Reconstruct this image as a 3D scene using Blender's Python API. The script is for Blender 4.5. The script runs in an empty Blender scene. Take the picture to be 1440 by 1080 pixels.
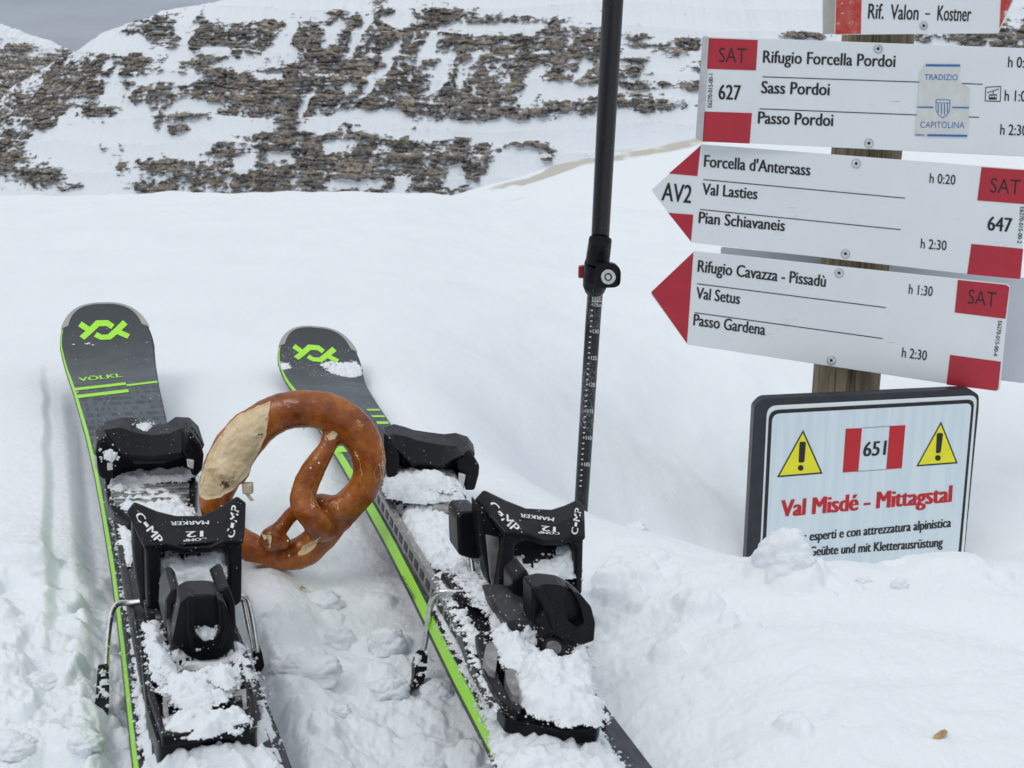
import bpy, bmesh, math, random
import numpy as np
from mathutils import Vector, Matrix

# ------------------------------------------------------------------ camera, sky, sun, exposure
SC = bpy.context.scene
COL = SC.collection
CAMH = 0.38
PITCH = math.radians(15.6)
FPX = 1800.0
cam_d = bpy.data.cameras.new('camera')
cam = bpy.data.objects.new('camera', cam_d)
COL.objects.link(cam)
cam.location = (0, 0, CAMH)
cam.rotation_euler = (math.pi / 2 - PITCH, 0, 0)
cam_d.sensor_fit = 'HORIZONTAL'
cam_d.sensor_width = 36.0
cam_d.lens = 36.0 * FPX / 1440.0
cam_d.clip_start = 0.05
cam_d.clip_end = 4000
cam_d.dof.use_dof = True
cam_d.dof.focus_distance = 1.15
cam_d.dof.aperture_fstop = 38
SC.camera = cam

SUN_EL, SUN_AZ = math.radians(52), math.radians(215)      # azimuth clockwise from +Y
world = bpy.data.worlds.new('World')
SC.world = world
world.use_nodes = True
wn, wl = world.node_tree.nodes, world.node_tree.links
wn.clear()
w_out = wn.new('ShaderNodeOutputWorld')
w_bg = wn.new('ShaderNodeBackground')
w_sky = wn.new('ShaderNodeTexSky')
w_sky.sky_type = 'NISHITA'
w_sky.sun_disc = False
w_sky.sun_elevation = SUN_EL
w_sky.sun_rotation = SUN_AZ
w_sky.altitude = 2800
w_geo = wn.new('ShaderNodeTexCoord')
w_sep = wn.new('ShaderNodeSeparateXYZ')
wl.new(w_geo.outputs['Generated'], w_sep.inputs[0])
# cloud deck: dull at the horizon, three times brighter overhead, as under an overcast sky
w_map = wn.new('ShaderNodeMapRange')
w_map.inputs['From Min'].default_value = -0.05
w_map.inputs['From Max'].default_value = 0.95
w_map.inputs['To Min'].default_value = 3.3
w_map.inputs['To Max'].default_value = 10.4
wl.new(w_sep.outputs['Z'], w_map.inputs['Value'])
w_noise = wn.new('ShaderNodeTexNoise')
w_noise.inputs['Scale'].default_value = 7
w_noise.inputs['Detail'].default_value = 6
w_mp = wn.new('ShaderNodeMapping')
w_mp.inputs['Scale'].default_value = (1, 1, 6)
wl.new(w_geo.outputs['Generated'], w_mp.inputs[0])
wl.new(w_mp.outputs[0], w_noise.inputs['Vector'])
w_nr = wn.new('ShaderNodeMapRange')
w_nr.inputs['From Min'].default_value = 0.3
w_nr.inputs['From Max'].default_value = 0.7
w_nr.inputs['To Min'].default_value = 0.78
w_nr.inputs['To Max'].default_value = 1.2
wl.new(w_noise.outputs[0], w_nr.inputs['Value'])
w_mul = wn.new('ShaderNodeMath')
w_mul.operation = 'MULTIPLY'
wl.new(w_map.outputs[0], w_mul.inputs[0])
wl.new(w_nr.outputs[0], w_mul.inputs[1])
w_tint = wn.new('ShaderNodeVectorMath')
w_tint.operation = 'SCALE'
w_col = wn.new('ShaderNodeMix')
w_col.data_type = 'RGBA'
w_col.inputs[6].default_value = (0.81, 0.92, 1.13, 1)
w_col.inputs[7].default_value = (0.95, 0.985, 1.02, 1)
w_cf = wn.new('ShaderNodeMapRange')
w_cf.inputs['From Min'].default_value = 0.0
w_cf.inputs['From Max'].default_value = 0.5
wl.new(w_sep.outputs['Z'], w_cf.inputs['Value'])
wl.new(w_cf.outputs[0], w_col.inputs[0])
wl.new(w_col.outputs[2], w_tint.inputs[0])
wl.new(w_mul.outputs[0], w_tint.inputs['Scale'])
w_mix = wn.new('ShaderNodeMix')
w_mix.data_type = 'RGBA'
w_mix.inputs['Factor'].default_value = 0.94
wl.new(w_sky.outputs[0], w_mix.inputs[6])
wl.new(w_tint.outputs[0], w_mix.inputs[7])
w_bg.inputs['Strength'].default_value = 0.1
wl.new(w_mix.outputs[2], w_bg.inputs['Color'])
wl.new(w_bg.outputs[0], w_out.inputs[0])

sun_d = bpy.data.lights.new('sun', 'SUN')
sun = bpy.data.objects.new('sun', sun_d)
COL.objects.link(sun)
sun_d.energy = 0.68
sun_d.angle = math.radians(22)
sun_d.color = (1.0, 0.96, 0.9)
sdir = Vector((math.sin(SUN_AZ) * math.cos(SUN_EL), math.cos(SUN_AZ) * math.cos(SUN_EL), math.sin(SUN_EL)))
sun.rotation_euler = sdir.to_track_quat('Z', 'Y').to_euler()
sun.location = (0, 0, 5)

SC.view_settings.view_transform = 'Standard'
SC.view_settings.look = 'None'
SC.view_settings.exposure = 0.05
SC.view_settings.gamma = 1
SC.view_settings.use_curve_mapping = False

# ------------------------------------------------------------------ noise
rng = np.random.default_rng(7)
PERM = rng.permutation(512)
PERM = np.concatenate([PERM, PERM, PERM])
GA = rng.uniform(0, 2 * np.pi, 512)
GX, GY = np.cos(GA), np.sin(GA)


def perlin(x, y, seed=0):
    xi, yi = np.floor(x).astype(np.int64), np.floor(y).astype(np.int64)
    xf, yf = x - xi, y - yi
    u, v = xf * xf * xf * (xf * (xf * 6 - 15) + 10), yf * yf * yf * (yf * (yf * 6 - 15) + 10)

    def g(ix, iy, dx, dy):
        h = PERM[PERM[(ix + seed * 37) & 511] + (iy & 511)] & 511
        return GX[h] * dx + GY[h] * dy
    a = g(xi, yi, xf, yf) * (1 - u) + g(xi + 1, yi, xf - 1, yf) * u
    b = g(xi, yi + 1, xf, yf - 1) * (1 - u) + g(xi + 1, yi + 1, xf - 1, yf - 1) * u
    return (a * (1 - v) + b * v) * 1.5


def fbm(x, y, octv=5, seed=0, gain=.5):
    s, a, f, t = 0, 1, 1, 0
    for k in range(octv):
        s = s + a * perlin(x * f + k * 13.7, y * f - k * 7.3, seed + k)
        t += a
        a *= gain
        f *= 2.03
    return s / t


def billow(x, y, octv=4, seed=0):
    s, a, f, t = 0, 1, 1, 0
    for k in range(octv):
        s = s + a * (1 - np.abs(perlin(x * f + k * 5.1, y * f + k * 3.3, seed + k)) * 2.2)
        t += a
        a *= .5
        f *= 2.1
    return s / t


def sst(t):
    t = np.clip(t, 0, 1)
    return t * t * (3 - 2 * t)


# ------------------------------------------------------------------ pixel rays onto real planes
CO = np.array([0, 0, CAMH])
cp, sp_ = math.cos(PITCH), math.sin(PITCH)


def ray(px, py):
    x, y = (px - 720) / FPX, -(py - 540) / FPX
    return np.array([x, cp + y * sp_, -sp_ + y * cp])


def on_plane(px, py, P0, N):
    r = ray(px, py)
    N = np.asarray(N, float)
    return CO + r * (((np.asarray(P0) - CO) @ N) / (r @ N))


def ground_pt(px, py, z=0.0):
    return on_plane(px, py, (0, 0, z), (0, 0, 1))


def project(X, Y, Z):
    fwd = Y * cp - (Z - CAMH) * sp_
    up = Y * sp_ + (Z - CAMH) * cp
    return 720 + FPX * X / fwd, 540 - FPX * up / fwd


def rot(yaw, pit, rol):
    return np.array(Matrix.Rotation(yaw, 3, 'Z') @ Matrix.Rotation(pit, 3, 'X') @ Matrix.Rotation(rol, 3, 'Y'))


# ------------------------------------------------------------------ object helpers
def empty(name, loc, label=None, cat=None, group=None):
    o = bpy.data.objects.new(name, None)
    o.empty_display_size = .02
    COL.objects.link(o)
    o.location = loc
    if label:
        o['label'] = label
    if cat:
        o['category'] = cat
    if group:
        o['group'] = group
    return o


def wloc(o):
    v = Vector((0, 0, 0))
    while o is not None:
        v = v + Vector(o.location)
        o = o.parent
    return v


def mesh_obj(name, verts, faces, mat, parent=None, smooth=False, bevel=0, solid=0, seg=2, origin=None, label=None, ang=None, uv=None):
    me = bpy.data.meshes.new(name)
    verts = np.asarray(verts, float)
    o = bpy.data.objects.new(name, me)
    if parent is not None:
        o.parent = parent
        off = wloc(parent)
        if origin is None:
            origin = off
        else:
            o.location = Vector(origin) - off
    elif origin is None:
        origin = Vector((0, 0, 0))
    else:
        o.location = origin
    verts = verts - np.array(origin)
    me.from_pydata(verts.tolist(), [], [list(map(int, f)) for f in faces])
    me.validate()
    bm = bmesh.new()
    bm.from_mesh(me)
    bmesh.ops.recalc_face_normals(bm, faces=bm.faces)
    bm.to_mesh(me)
    bm.free()
    me.materials.append(mat)
    if smooth:
        me.shade_smooth()
    COL.objects.link(o)
    if solid:
        m = o.modifiers.new('solid', 'SOLIDIFY')
        m.thickness = solid
        m.offset = 0
        m.use_even_offset = True
    if bevel:
        m = o.modifiers.new('bevel', 'BEVEL')
        m.width = bevel
        m.segments = seg
        m.limit_method = 'ANGLE'
        m.angle_limit = math.radians(ang or 25)
        if smooth:
            m.harden_normals = True
    if label:
        o['label'] = label
    return o


def grid_obj(name, V, mat, parent=None, smooth=True, mask=None, origin=(0, 0, 0)):
    """V: (ny, nx, 3) world points; mask: (ny-1, nx-1) faces kept"""
    ny, nx = V.shape[:2]
    idx = np.arange(ny * nx).reshape(ny, nx)
    q = np.stack([idx[:-1, :-1], idx[:-1, 1:], idx[1:, 1:], idx[1:, :-1]], -1)
    q = q[mask] if mask is not None else q.reshape(-1, 4)
    return raw_obj(name, V.reshape(-1, 3), q, mat, parent, smooth, origin)


def raw_obj(name, V, q, mat, parent=None, smooth=True, origin=(0, 0, 0)):
    used, inv = np.unique(q, return_inverse=True)
    q = inv.reshape(q.shape)
    V = V[used] - np.array(origin)
    me = bpy.data.meshes.new(name)
    me.vertices.add(len(V))
    me.vertices.foreach_set('co', V.astype(np.float32).ravel())
    n, k = q.shape
    me.loops.add(n * k)
    me.loops.foreach_set('vertex_index', q.astype(np.int32).ravel())
    me.polygons.add(n)
    me.polygons.foreach_set('loop_start', np.arange(0, n * k, k, dtype=np.int32))
    me.update(calc_edges=True)
    if smooth:
        me.shade_smooth()
    me.materials.append(mat)
    o = bpy.data.objects.new(name, me)
    o.location = origin
    COL.objects.link(o)
    if parent is not None:
        o.parent = parent
        o.location = Vector(origin) - wloc(parent)
    o['_used'] = 0
    del o['_used']
    return o, used


def slab(name, poly, P0, N, thick, mat, parent=None, bevel=.001, origin=None, seg=2, label=None):
    """pixel outline on a plane of the thing, extruded away from the camera by thick"""
    N = np.asarray(N, float)
    N = N / np.linalg.norm(N)
    a = np.array([on_plane(x, y, P0, N) for x, y in poly])
    if N @ (CO - a[0]) < 0:
        N = -N
    b = a - N * thick
    n = len(a)
    faces = [list(range(n)), list(range(2 * n - 1, n - 1, -1))] + [[i, (i + 1) % n, n + (i + 1) % n, n + i] for i in range(n)]
    return mesh_obj(name, np.vstack([a, b]), faces, mat, parent, bevel=bevel, origin=origin, seg=seg, label=label)


def boxpts(c, ax, hx, hy, hz):
    """c centre, ax 3x3 columns axes"""
    v = []
    for sx, sy, sz in ((-1, -1, -1), (1, -1, -1), (1, 1, -1), (-1, 1, -1), (-1, -1, 1), (1, -1, 1), (1, 1, 1), (-1, 1, 1)):
        v.append(np.asarray(c) + ax[:, 0] * hx * sx + ax[:, 1] * hy * sy + ax[:, 2] * hz * sz)
    return v, [(0, 3, 2, 1), (4, 5, 6, 7), (0, 1, 5, 4), (1, 2, 6, 5), (2, 3, 7, 6), (3, 0, 4, 7)]


def tube_geo(path, rad, seg=16, flat=1.0, closed=False, cap=True):
    path = np.asarray(path, float)
    n = len(path)
    rad = np.broadcast_to(rad, (n,))
    V, F = [], []
    prev = None
    for i in range(n):
        if closed:
            t = path[(i + 1) % n] - path[i - 1]
        else:
            t = path[min(i + 1, n - 1)] - path[max(i - 1, 0)]
        t = t / np.linalg.norm(t)
        ref = prev if prev is not None else (np.array([0, 1, 0]) if abs(t[1]) < .8 else np.array([1, 0, 0]))
        s = ref - t * (ref @ t)
        s = s / np.linalg.norm(s)
        prev = s
        b = np.cross(t, s)
        for k in range(seg):
            a = 2 * math.pi * k / seg
            V.append(path[i] + rad[i] * (s * math.cos(a) * flat + b * math.sin(a)))
    m = n if closed else n - 1
    for i in range(m):
        for k in range(seg):
            a, b2 = i * seg + k, i * seg + (k + 1) % seg
            c, d = ((i + 1) % n) * seg + (k + 1) % seg, ((i + 1) % n) * seg + k
            F.append((a, b2, c, d))
    if cap and not closed:
        F.append(list(range(seg))[::-1])
        F.append(list(range((n - 1) * seg, n * seg)))
    return V, F


def smooth_path(pts, n=8, closed=False):
    """Catmull-Rom through rows of any width"""
    pts = np.asarray(pts, float)
    m = len(pts)
    out = []
    rng_ = range(m) if closed else range(m - 1)
    for i in rng_:
        p0 = pts[(i - 1) % m] if (closed or i > 0) else pts[0]
        p1, p2 = pts[i], pts[(i + 1) % m]
        p3 = pts[(i + 2) % m] if (closed or i + 2 < m) else pts[-1]
        for k in range(n):
            t = k / n
            out.append(.5 * (2 * p1 + (p2 - p0) * t + (2 * p0 - 5 * p1 + 4 * p2 - p3) * t * t + (3 * p1 - p0 - 3 * p2 + p3) * t ** 3))
    if not closed:
        out.append(pts[-1])
    return np.array(out)


def join_geo(parts):
    V, F = [], []
    for v, f in parts:
        n = len(V)
        V += list(v)
        F += [[i + n for i in q] for q in f]
    return V, F


# ------------------------------------------------------------------ materials
def mat_new(name):
    m = bpy.data.materials.new(name)
    m.use_nodes = True
    nt = m.node_tree
    b = nt.nodes['Principled BSDF']
    return m, nt, b


def N_(nt, t, **kw):
    n = nt.nodes.new(t)
    for k, v in kw.items():
        if k in n.inputs:
            n.inputs[k].default_value = v
        else:
            setattr(n, k, v)
    return n


def noise(nt, scale, detail=4, rough=.55, vec=None, coord='Object', mapscale=None):
    tc = N_(nt, 'ShaderNodeTexCoord')
    out = tc.outputs[coord]
    if mapscale:
        mp = N_(nt, 'ShaderNodeMapping')
        mp.inputs['Scale'].default_value = mapscale
        nt.links.new(out, mp.inputs[0])
        out = mp.outputs[0]
    n = N_(nt, 'ShaderNodeTexNoise', Scale=scale, Detail=detail, Roughness=rough)
    nt.links.new(out, n.inputs['Vector'])
    return n


def ramp(nt, src, stops, interp='LINEAR'):
    r = N_(nt, 'ShaderNodeValToRGB')
    r.color_ramp.interpolation = interp
    e = r.color_ramp.elements
    while len(e) < len(stops):
        e.new(.5)
    for k, (p, c) in enumerate(stops):
        e[k].position = p
        e[k].color = (*c, 1) if len(c) == 3 else c
    nt.links.new(src, r.inputs[0])
    return r


def bump(nt, b, src, strength, dist, prev=None):
    bp = N_(nt, 'ShaderNodeBump', Strength=strength, Distance=dist)
    nt.links.new(src, bp.inputs['Height'])
    if prev is not None:
        nt.links.new(prev.outputs[0], bp.inputs['Normal'])
    nt.links.new(bp.outputs[0], b.inputs['Normal'])
    return bp


def plain(name, col, rough=.5, metal=0, var=.12, vscale=60, bumpd=0, spec=.5, coat=0, specks=0, speck_scale=700):
    m, nt, b = mat_new(name)
    n = noise(nt, vscale, 5)
    lo = tuple(c * (1 - var) for c in col)
    hi = tuple(min(1, c * (1 + var)) for c in col)
    r = ramp(nt, n.outputs[0], [(.3, lo), (.7, hi)])
    out = r.outputs[0]
    if specks:
        n2 = noise(nt, speck_scale, 3, .7)
        r2 = ramp(nt, n2.outputs[0], [(specks, (0, 0, 0)), (specks + .03, (1, 1, 1))])
        mx = N_(nt, 'ShaderNodeMix', data_type='RGBA')
        mx.inputs[7].default_value = (.75, .78, .8, 1)
        nt.links.new(r2.outputs[0], mx.inputs[0])
        nt.links.new(out, mx.inputs[6])
        out = mx.outputs[2]
    nt.links.new(out, b.inputs['Base Color'])
    rr = ramp(nt, n.outputs[0], [(.3, (rough * .85,) * 3), (.7, (min(1, rough * 1.15),) * 3)])
    nt.links.new(rr.outputs[0], b.inputs['Roughness'])
    b.inputs['Metallic'].default_value = metal
    b.inputs['Specular IOR Level'].default_value = spec
    b.inputs['Coat Weight'].default_value = coat
    if bumpd:
        n3 = noise(nt, vscale * 12, 3)
        bump(nt, b, n3.outputs[0], .5, bumpd)
    return m


def snow_mat(name, grain=900, d=.0006, sss=True, col=(.83, .875, .92)):
    m, nt, b = mat_new(name)
    n0 = noise(nt, 3.0, 5)
    r = ramp(nt, n0.outputs[0], [(.3, tuple(c * .965 for c in col)), (.7, col)])
    nt.links.new(r.outputs[0], b.inputs['Base Color'])
    b.inputs['Roughness'].default_value = .75
    b.inputs['Specular IOR Level'].default_value = .25
    if sss:
        b.inputs['Subsurface Weight'].default_value = .18
        b.inputs['Subsurface Radius'].default_value = (.5, .7, 1.0)
        b.inputs['Subsurface Scale'].default_value = .012
    n1 = noise(nt, grain, 4, .7)
    p = bump(nt, b, n1.outputs[0], .55, d)
    n2 = noise(nt, grain * .16, 5, .6)
    bump(nt, b, n2.outputs[0], .45, d * 5, p)
    return m


M = {}
M['snow'] = snow_mat('snow')
M['clump_snow'] = snow_mat('clump_snow', 1500, .0007)
M['far_snow'] = snow_mat('far_snow', .5, .3, sss=False, col=(.82, .86, .9))
M['black'] = plain('black_plastic', (.006, .0065, .009), .40, var=.35, vscale=90, bumpd=.0001, specks=.70, speck_scale=520, spec=.22)
M['black_gloss'] = plain('black_gloss_plastic', (.0045, .005, .0075), .33, var=.2, vscale=60, specks=.74, spec=.22)
M['dark_grey'] = plain('dark_grey_plastic', (.026, .028, .033), .45, var=.25, specks=.70, spec=.35)
M['steel'] = plain('steel', (.66, .66, .66), .28, metal=1, var=.2, vscale=200)
M['silver'] = plain('silver_plate', (.36, .35, .34), .42, metal=.7, var=.3, vscale=120, specks=.66)
M['green'] = plain('lime_green', (.38, .86, .03), .42, var=.05, vscale=200, specks=.79, speck_scale=600)
M['tip_grey'] = plain('tip_grey', (.36, .35, .34), .45, var=.1)
M['white_print'] = plain('white_print', (.72, .75, .77), .5, var=.06)
M['black_print'] = plain('black_print', (.012, .012, .014), .5, var=.3)
M['red'] = plain('red_paint', (.42, .018, .035), .4, var=.08, vscale=25, bumpd=.00005)
M['sign_red'] = plain('sign_red', (.50, .012, .02), .4, var=.06)
M['yellow'] = plain('sign_yellow', (.80, .74, .02), .4, var=.04)
M['blue_print'] = plain('blue_print', (.03, .14, .42), .5, var=.3, vscale=400)
M['sticker'] = plain('sticker', (.62, .64, .62), .35, var=.07, vscale=80)
def mat_sign():
    m, nt, b = mat_new('sign_white')
    n = noise(nt, 7, 6, .6)
    r = ramp(nt, n.outputs[0], [(.3, (.70, .735, .755)), (.6, (.75, .785, .80))])
    g1 = noise(nt, 35, 6, .75, mapscale=(.35, 1, 1.2))
    gr = ramp(nt, g1.outputs[0], [(.64, (1, 1, 1)), (.78, (.72, .71, .69))])
    g2 = noise(nt, 60, 3, .6, mapscale=(.15, 1, 3.5))
    g2r = ramp(nt, g2.outputs[0], [(.715, (1, 1, 1)), (.73, (.6, .6, .62))])
    for q in (gr, g2r):
        mx = N_(nt, 'ShaderNodeMix', data_type='RGBA', blend_type='MULTIPLY')
        mx.inputs[0].default_value = .8
        nt.links.new(r.outputs[0] if q is gr else last, mx.inputs[6])
        nt.links.new(q.outputs[0], mx.inputs[7])
        last = mx.outputs[2]
    nt.links.new(last, b.inputs['Base Color'])
    rr = ramp(nt, g1.outputs[0], [(.3, (.3,) * 3), (.7, (.5,) * 3)])
    nt.links.new(rr.outputs[0], b.inputs['Roughness'])
    return m


M['sign_white'] = mat_sign()
M['sign_edge'] = plain('sign_edge', (.5, .51, .52), .4, metal=.3)
M['sign_back'] = plain('sign_back', (.60, .63, .675), .5, var=.05, vscale=10)
M['frame_black'] = plain('frame_black', (.018, .022, .028), .4, var=.3, vscale=40)
M['leaf'] = plain('dry_leaf', (.42, .27, .12), .6, var=.3, vscale=300)
M['salt'] = plain('salt', (.8, .74, .66), .4, var=.1)
M['lever_red'] = plain('lever_red', (.25, .006, .015), .4)
M['clip_white'] = plain('clip_white', (.6, .6, .57), .5, var=.15, vscale=300)


def mat_top_sheet():
    m, nt, b = mat_new('ski_top_sheet')
    tc = N_(nt, 'ShaderNodeTexCoord')
    uv = N_(nt, 'ShaderNodeUVMap')
    sep = N_(nt, 'ShaderNodeSeparateXYZ')
    nt.links.new(uv.outputs[0], sep.inputs[0])
    # fine dash pattern across the ski
    mp = N_(nt, 'ShaderNodeMapping')
    mp.inputs['Scale'].default_value = (330, 42, 1)
    nt.links.new(uv.outputs[0], mp.inputs[0])
    fl = N_(nt, 'ShaderNodeVectorMath', operation='FLOOR')
    nt.links.new(mp.outputs[0], fl.inputs[0])
    wn_ = N_(nt, 'ShaderNodeTexWhiteNoise', noise_dimensions='2D')
    nt.links.new(fl.outputs[0], wn_.inputs['Vector'])
    fr = N_(nt, 'ShaderNodeVectorMath', operation='FRACTION')
    nt.links.new(mp.outputs[0], fr.inputs[0])
    s2 = N_(nt, 'ShaderNodeSeparateXYZ')
    nt.links.new(fr.outputs[0], s2.inputs[0])
    row = N_(nt, 'ShaderNodeMath', operation='LESS_THAN')
    row.inputs[1].default_value = .62
    nt.links.new(s2.outputs['Y'], row.inputs[0])
    on = N_(nt, 'ShaderNodeMath', operation='GREATER_THAN')
    on.inputs[1].default_value = .45
    nt.links.new(wn_.outputs['Value'], on.inputs[0])
    mu = N_(nt, 'ShaderNodeMath', operation='MULTIPLY')
    nt.links.new(row.outputs[0], mu.inputs[0])
    nt.links.new(on.outputs[0], mu.inputs[1])
    # pattern only on the shovel between the stripes and the binding
    rg = N_(nt, 'ShaderNodeMapRange')
    rg.inputs['From Min'].default_value = .86
    rg.inputs['From Max'].default_value = .76
    rg.interpolation_type = 'SMOOTHSTEP'
    nt.links.new(sep.outputs['Y'], rg.inputs['Value'])
    mu2 = N_(nt, 'ShaderNodeMath', operation='MULTIPLY')
    nt.links.new(mu.outputs[0], mu2.inputs[0])
    nt.links.new(rg.outputs[0], mu2.inputs[1])
    tipg = ramp(nt, sep.outputs['Y'], [(.0, (.040, .047, .058)), (.86, (.062, .074, .092)), (.96, (.034, .042, .052)), (1.0, (.026, .034, .042))])
    mx = N_(nt, 'ShaderNodeMix', data_type='RGBA')
    mx.inputs[7].default_value = (.022, .026, .034, 1)
    nt.links.new(mu2.outputs[0], mx.inputs[0])
    nt.links.new(tipg.outputs[0], mx.inputs[6])
    n2 = noise(nt, 420, 3, .7)
    r2 = ramp(nt, n2.outputs[0], [(.70, (0, 0, 0)), (.74, (.8, .8, .8))])
    mx2 = N_(nt, 'ShaderNodeMix', data_type='RGBA')
    mx2.inputs[7].default_value = (.6, .65, .7, 1)
    nt.links.new(r2.outputs[0], mx2.inputs[0])
    nt.links.new(mx.outputs[2], mx2.inputs[6])
    nt.links.new(mx2.outputs[2], b.inputs['Base Color'])
    b.inputs['Roughness'].default_value = .38
    n1 = noise(nt, 25, 3)
    rr = ramp(nt, n1.outputs[0], [(.3, (.3,) * 3), (.7, (.48,) * 3)])
    nt.links.new(rr.outputs[0], b.inputs['Roughness'])
    return m


M['top_sheet'] = mat_top_sheet()


def mat_wood():
    m, nt, b = mat_new('weathered_wood')
    n = noise(nt, 14, 6, .65, mapscale=(9, 9, .55))
    r = ramp(nt, n.outputs[0], [(.25, (.07, .05, .032)), (.45, (.23, .175, .105)), (.6, (.33, .265, .175)), (.8, (.19, .17, .13))])
    n4 = noise(nt, 70, 4, .7, mapscale=(3, 3, .06))
    r4 = ramp(nt, n4.outputs[0], [(.36, (.25,) * 3), (.46, (1, 1, 1))])
    mx = N_(nt, 'ShaderNodeMix', data_type='RGBA', blend_type='MULTIPLY')
    mx.inputs[0].default_value = .9
    nt.links.new(r.outputs[0], mx.inputs[6])
    nt.links.new(r4.outputs[0], mx.inputs[7])
    nt.links.new(mx.outputs[2], b.inputs['Base Color'])
    b.inputs['Roughness'].default_value = .8
    p = bump(nt, b, n.outputs[0], .6, .003)
    bump(nt, b, n4.outputs[0], .7, .004, p)
    return m


M['wood'] = mat_wood()


def mat_shaft(name, scr):
    """anodised black tube with scratches to bare metal"""
    m, nt, b = mat_new(name)
    n = noise(nt, 60, 5, .75, mapscale=(14, 14, .9))
    r = ramp(nt, n.outputs[0], [(scr, (0, 0, 0)), (scr + .02, (1, 1, 1))])
    n2 = noise(nt, 9, 3)
    r2 = ramp(nt, n2.outputs[0], [(.42, (0, 0, 0)), (.6, (1, 1, 1))])
    mu = N_(nt, 'ShaderNodeMath', operation='MULTIPLY')
    nt.links.new(r.outputs[0], mu.inputs[0])
    nt.links.new(r2.outputs[0], mu.inputs[1])
    mx = N_(nt, 'ShaderNodeMix', data_type='RGBA')
    mx.inputs[6].default_value = (.012, .011, .013, 1)
    mx.inputs[7].default_value = (.6, .6, .62, 1)
    nt.links.new(mu.outputs[0], mx.inputs[0])
    nt.links.new(mx.outputs[2], b.inputs['Base Color'])
    b.inputs['Roughness'].default_value = .33
    b.inputs['Specular IOR Level'].default_value = .4
    return m


M['shaft'] = mat_shaft('shaft_black', .67)
M['shaft_worn'] = mat_shaft('shaft_black_worn', .535)


def mat_warning():
    m, nt, b = mat_new('reflective_sheeting')
    tc = N_(nt, 'ShaderNodeTexCoord')
    mp = N_(nt, 'ShaderNodeMapping')
    mp.inputs['Scale'].default_value = (1, .05, .05)
    mp.inputs['Rotation'].default_value = (0, math.radians(2), 0)
    nt.links.new(tc.outputs['Object'], mp.inputs[0])
    w = N_(nt, 'ShaderNodeTexNoise', Scale=110, Detail=1)
    nt.links.new(mp.outputs[0], w.inputs['Vector'])
    r = ramp(nt, w.outputs[0], [(.38, (.61, .71, .765)), (.62, (.67, .755, .795))])
    nt.links.new(r.outputs[0], b.inputs['Base Color'])
    b.inputs['Roughness'].default_value = .35
    return m


M['warning'] = mat_warning()


def mat_valon():
    m, nt, b = mat_new('worn_red_paint')
    n = noise(nt, 45, 6, .75)
    r = ramp(nt, n.outputs[0], [(.42, (.45, .03, .02)), (.60, (.5, .1, .08)), (.64, (.72, .66, .66))])
    nt.links.new(r.outputs[0], b.inputs['Base Color'])
    b.inputs['Roughness'].default_value = .5
    return m


M['worn_red'] = mat_valon()


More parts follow.
